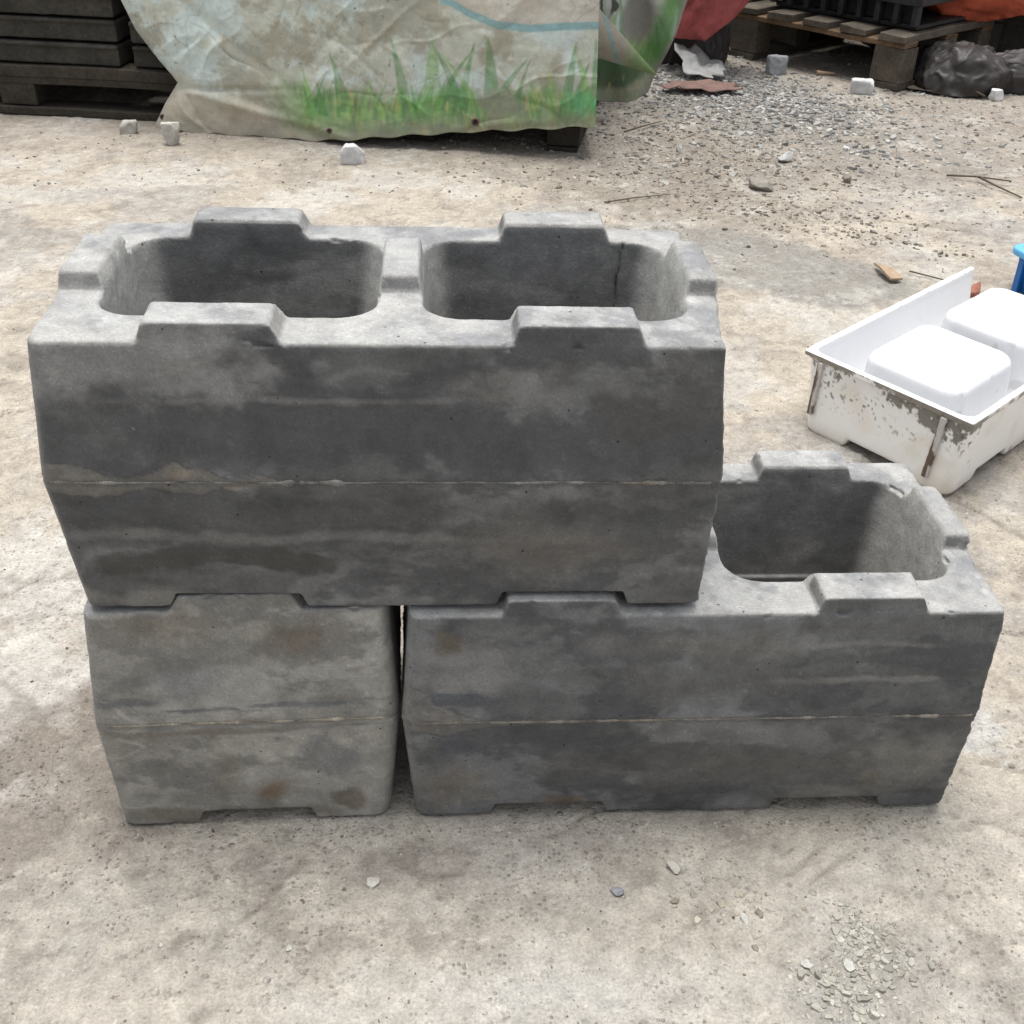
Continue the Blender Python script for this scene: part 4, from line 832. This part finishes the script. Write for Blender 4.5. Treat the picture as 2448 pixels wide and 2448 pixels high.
sheet('side_drop', PXm, PYm, ZS, 'tarp', tarp, cs)
# folded triangle standing out of the side drop
a_, b_ = np.meshgrid(np.linspace(0, 1, 60), np.linspace(0, 1, 60), indexing='ij')
p0 = np.array((1.085, 3.95, 0.50)); p1 = np.array((1.435, 4.19, 0.155)); p2 = np.array((1.09, 4.02, 0.27))
Q1 = p0[None, None] * (1 - a_)[..., None] + p1[None, None] * a_[..., None]; Q2 = p2[None, None] * (1 - a_)[..., None] + p1[None, None] * a_[..., None]
Pf = Q1 * (1 - b_)[..., None] + Q2 * b_[..., None]; Pf[..., 1] -= 0.05 * np.sin(b_ * math.pi) * (1 - a_)
xx, zz = Pf[..., 0].ravel(), Pf[..., 2].ravel(); P = np.stack([xx, 0 * xx, zz], -1)
cf = np.tile(np.array((0.30, 0.275, 0.225)), (len(xx), 1)); cf = mixc(cf, (0.12, 0.24, 0.07), sst(0.35, 0.7, a_.ravel() + 0.5 * (fbm(P, 14, 381, 4) - 0.5)) * 0.75)
cf = mixc(cf, (0.17, 0.30, 0.32), sst(0.05, 0.03, np.abs(a_.ravel() - 0.32 - 0.25 * b_.ravel() + 0.12)) * 0.7) * (0.85 + 0.3 * fbm(P, 40, 383, 3))[:, None]
sheet('corner_fold', Pf[..., 0], Pf[..., 1], Pf[..., 2], 'tarp', tarp, cf)
def ring(cx, cz, r, parent, m='rust', rx=1.0):
    V = []; n = 20; y0 = float(tarp_y(np.array([cx]), np.array([cz]))[0]) - 0.004
    for i in range(n):
        a = i / n * 2 * math.pi
        for j in range(6):
            b = j / 6 * 2 * math.pi; rr = r + 0.0032 * math.cos(b); V.append((cx + rr * math.cos(a), y0 + 0.0026 * math.sin(b), cz + rr * math.sin(a)))
    F = [(i * 6 + j, ((i + 1) % n) * 6 + j, ((i + 1) % n) * 6 + (j + 1) % 6, i * 6 + (j + 1) % 6) for i in range(n) for j in range(6)]
    o = mesh_obj('eyelet', V, F, m, parent)
    k = 16; Vd = [(cx + (r - 0.002) * math.cos(t / k * 6.2832), y0 - 0.001, cz + (r - 0.002) * math.sin(t / k * 6.2832)) for t in range(k)]
    Vd += [(v[0], v[1] + 0.004, v[2]) for v in Vd]
    mesh_obj('eyelet_hole', Vd, [tuple(range(k)), tuple(range(2 * k - 1, k - 1, -1))] + [(i, k + i, k + (i + 1) % k, (i + 1) % k) for i in range(k)], 'black', o, smooth=False)
ring(0.606, 0.118, 0.0125, tarp); ring(0.03, 0.050, 0.009, tarp); ring(-0.655, 0.045, 0.009, tarp)

# crumpled cloth helper ------------------------------------------------------
def crumple(name, cx, cy, cz, rx, ry, rz_, m, seed, amp=0.35, fr=1.6, parent=None, ridge=0.25, vx=0.045):
    def f(x, y, z): return np.sqrt(x * x + y * y + z * z) - 1.0
    V, Q, N = iso(f, (-1.2,) * 3, (1.2,) * 3, vx)
    r = (fbm(V, fr, seed, 3, 0.35) - 0.5) * 2 * amp + ridge * 0.9 * (0.10 - np.minimum(np.abs(fbm(V * [1, 1, 0.6], fr * 0.9, seed + 9, 2, 0.35) - 0.5), 0.10)) * 4 + 0.14 * (0.10 - np.minimum(np.abs(fbm(V * [1.3, 1.3, 0.6], fr * 2.3, seed + 14, 2, 0.4) - 0.5), 0.10)) * 4 + 0.03 * (fbm(V, 7, seed + 3, 3) - 0.5)
    V = V * (1 + r)[:, None]
    V = V * [rx, ry, rz_] + [cx, cy, cz]; V[:, 2] = np.maximum(V[:, 2], 0.002 + 0.004 * fbm(V, 20, 4, 2))
    return mesh_obj(name, V, Q, m, parent, None, vnormals(V, Q))
# black grid crates on the right pallet
e1 = np.array((0.678, -0.777)); e1 /= np.linalg.norm(e1); e2 = np.array((-e1[1], e1[0]))
bo = np.array((2.718, 4.653)) - e1 * 1.01
for k, nm in enumerate(('lowest', 'middle', 'upper')):
    c = thing('plastic_crate', (bo[0] + e2[0] * 0.10, bo[1] + e2[1] * 0.10, 0.262 + k * 0.155), rp, nm + ' black slotted plastic tray stacked on the right wooden pallet', 'crate', 'black plastic trays on the right pallet')
    bevel_box('tray_deck', (0.10, 0.99, 0.0, 0.74, 0.115, 0.15), 'black', c, bev=0.005)
    bevel_box('tray_base', (0.13, 0.96, 0.05, 0.70, 0.002, 0.022), 'black', c, bev=0.004)
    for i in range(9):
        x = 0.115 + i * 0.103; bevel_box('upright', (x, x + 0.028, 0.012, 0.06, 0.02, 0.114), 'black', c, bev=0.004)
    bevel_box('inner_panel', (0.15, 0.94, 0.075, 0.09, 0.022, 0.112), 'black', c, bev=0.003)
# red sack + grey sheet + scraps between tarpaulin and right pallet
rb = crumple('red_sheet', 1.80, 5.10, 0.52, 0.26, 0.20, 0.42, 'red', 401, 0.22, 1.3)
V = np.empty(len(rb.data.vertices) * 3); rb.data.vertices.foreach_get('co', V); V = V.reshape(-1, 3)
V[:, 0] += 0.28 * (V[:, 2] - 0.3); V[:, 2] = np.maximum(V[:, 2], 0.165 + 0.9 * np.maximum(V[:, 0] - 1.79, 0)); rb.data.vertices.foreach_set('co', V.ravel()); rb.data.update()
tag(rb, 'faded red plastic sheet bulging out between the tarpaulin and the right pallet', 'plastic sheet')
gs = crumple('grey_sack', 1.79, 5.30, 0.06, 0.20, 0.15, 0.27, 'sack', 411, 0.2, 1.4)  # sack widened, its dark cloth also stands in for the shaded gap
tag(gs, 'dark grey sack hanging under the red sheet left of the right pallet', 'sack')
def flat_scrap(name, pts, z, m, label, cat, seed, loc, lift=0.02):
    pts = np.array(pts, dtype=float); c = pts.mean(0); n = len(pts); V = []; F = []
    K = 8
    for k in range(K + 1):
        for p in pts: q_ = c + (p - c) * k / K; V.append((q_[0], q_[1], 0))
    V = np.array(V); F = [(k * n + i, k * n + (i + 1) % n, (k + 1) * n + (i + 1) % n, (k + 1) * n + i) for k in range(K) for i in range(n)]
    V[:, 2] = z + lift * fbm(V + seed, 14, seed, 4)
    o = mesh_obj(name, V, F, m); md = o.modifiers.new('thickness', 'SOLIDIFY'); md.thickness = 0.004; o.location = loc
    return tag(o, label, cat)
def outline(w_, d_, n, seed, rough=0.25):
    r = np.random.default_rng(seed); return [(w_ * math.cos(i / n * 6.283) * (1 + r.uniform(-rough, rough)), d_ * math.sin(i / n * 6.283) * (1 + r.uniform(-rough, rough))) for i in range(n)]
flat_scrap('rotten_sheet', outline(0.19, 0.10, 40, 3), 0.0, 'rust', 'ragged brown scrap of rotten sheet lying on the gravel right of the tarpaulin', 'scrap', 421, (1.74, 4.60, 0.0), 0.05)
sc = flat_scrap('plastic_scrap', outline(0.12, 0.16, 26, 8, 0.3), 0.0, 'paper', 'crumpled pale grey plastic scrap at the foot of the grey sack', 'scrap', 431, (1.76, 4.93, 0.005), 0.13)
sc.rotation_euler = (0.35, 0, 0.5)
flat_scrap('board_scrap', [(-0.1, -0.02), (0.0, -0.08), (0.12, -0.09), (0.10, 0.02), (-0.08, 0.08)], 0.0, 'wood', 'thin grey board scrap between the right pallet and the dark sack', 'scrap', 441, (2.88, 4.72, 0.0), 0.02).data.color_attributes.new('col', 'FLOAT_COLOR', 'POINT').data.foreach_set('color', np.tile((0.12, 0.10, 0.08, 1.0), 5 * 9).astype(np.float32))
# dark sack and orange sheet at the right edge
sk = crumple('dark_sack', 3.07, 4.80, 0.03, 0.24, 0.20, 0.18, 'sack', 451, 0.20, 1.5, ridge=0.30, vx=0.04)
tag(sk, 'crumpled dark sack slumped on the ground right of the right pallet', 'sack')
s2 = crumple('dark_sack', 3.36, 4.80, 0.04, 0.24, 0.13, 0.14, 'sack', 461, 0.2, 1.5, ridge=0.3, vx=0.05)
tag(s2, 'flattened dark sack end cut off by the right edge of the picture', 'sack')
oc = crumple('orange_sheet', 3.42, 5.22, 0.55, 0.52, 0.25, 0.34, 'orange', 471, 0.14, 1.3, ridge=0.2, vx=0.05)
V = np.empty(len(oc.data.vertices) * 3); oc.data.vertices.foreach_get('co', V); V = V.reshape(-1, 3)
V[:, 2] = np.maximum(V[:, 2], 0.205 + 0.30 * np.maximum(V[:, 0] - 3.1, 0)); oc.data.vertices.foreach_set('co', V.ravel()); oc.data.update()
tag(oc, 'red-orange plastic sheet over the goods at the upper right corner', 'plastic sheet')
ld = thing('stacked_load', (2.98, 5.25, 0), 0.1, 'dark stacked load under the orange sheet', 'load')
bevel_box('load_layer', (0, 1.1, 0, 0.8, 0.0, 0.22), 'slab', ld, bev=0.01); bevel_box('load_layer', (0.02, 1.1, 0, 0.8, 0.225, 0.5), 'slab', ld, bev=0.01)
stone_obj('concrete_chunk', 3.17, 4.56, 0.045, 0.6, 17, (0.70, 0.70, 0.69), 'bright white lump beside twigs at the foot of the dark sack', 'concrete lump', CH, 0.4, 0.7, True)
tube('twig', [(2.98, 4.68, 0.06), (3.05, 4.62, 0.04), (3.11, 4.55, 0.015)], 0.014, 'twig', 'stubby brown twig poking out from under the dark sack', 'twig', TW)
o = tube('brown_stub', [(2.40, 4.99, 0.016), (2.44, 4.98, 0.016), (2.49, 4.97, 0.016)], 0.016, 'chip', 'short orange-brown stub of wood under the right pallet', 'wood scrap')
b2 = bo + e2 * 0.98 - e1 * 0.75  # added stack, closes the opening so the gap under the pallet stays dark
bk = thing('load_or_shade_box', (b2[0], b2[1], 0), rp, 'added dark stack right behind the right wooden pallet that keeps its opening dark', 'load')
for k in range(3): bevel_box('load_layer', (0, 2.0, 0.01 * k, 0.5, k * 0.3, k * 0.3 + 0.295), 'slab', bk, bev=0.01)
b3 = bo - e1 * 0.62 + e2 * 0.22  # added boxes, keep light off the ground left of the pallet
ck_ = thing('load_or_shade_box', (b3[0], b3[1], 0), rp, 'added dark boxes under the red sheet that block light left of the right wooden pallet', 'load')
for k in range(3): bevel_box('load_layer', (0, 0.55, 0.01 * k, 0.8, k * 0.3, k * 0.3 + 0.295), 'slab', ck_, bev=0.01)
# added dark backing, stands in for shade and closes off the view
bw = thing('rear_backing', (-3.2, 6.6, 0), 0, 'added dark backing stack behind the pallets', 'load')
for i in range(6):
    for k in range(2): bevel_box('load_layer', (i * 1.25, i * 1.25 + 1.2, 0, 0.9, k * 0.42, k * 0.42 + 0.41), 'slab', bw, bev=0.01)
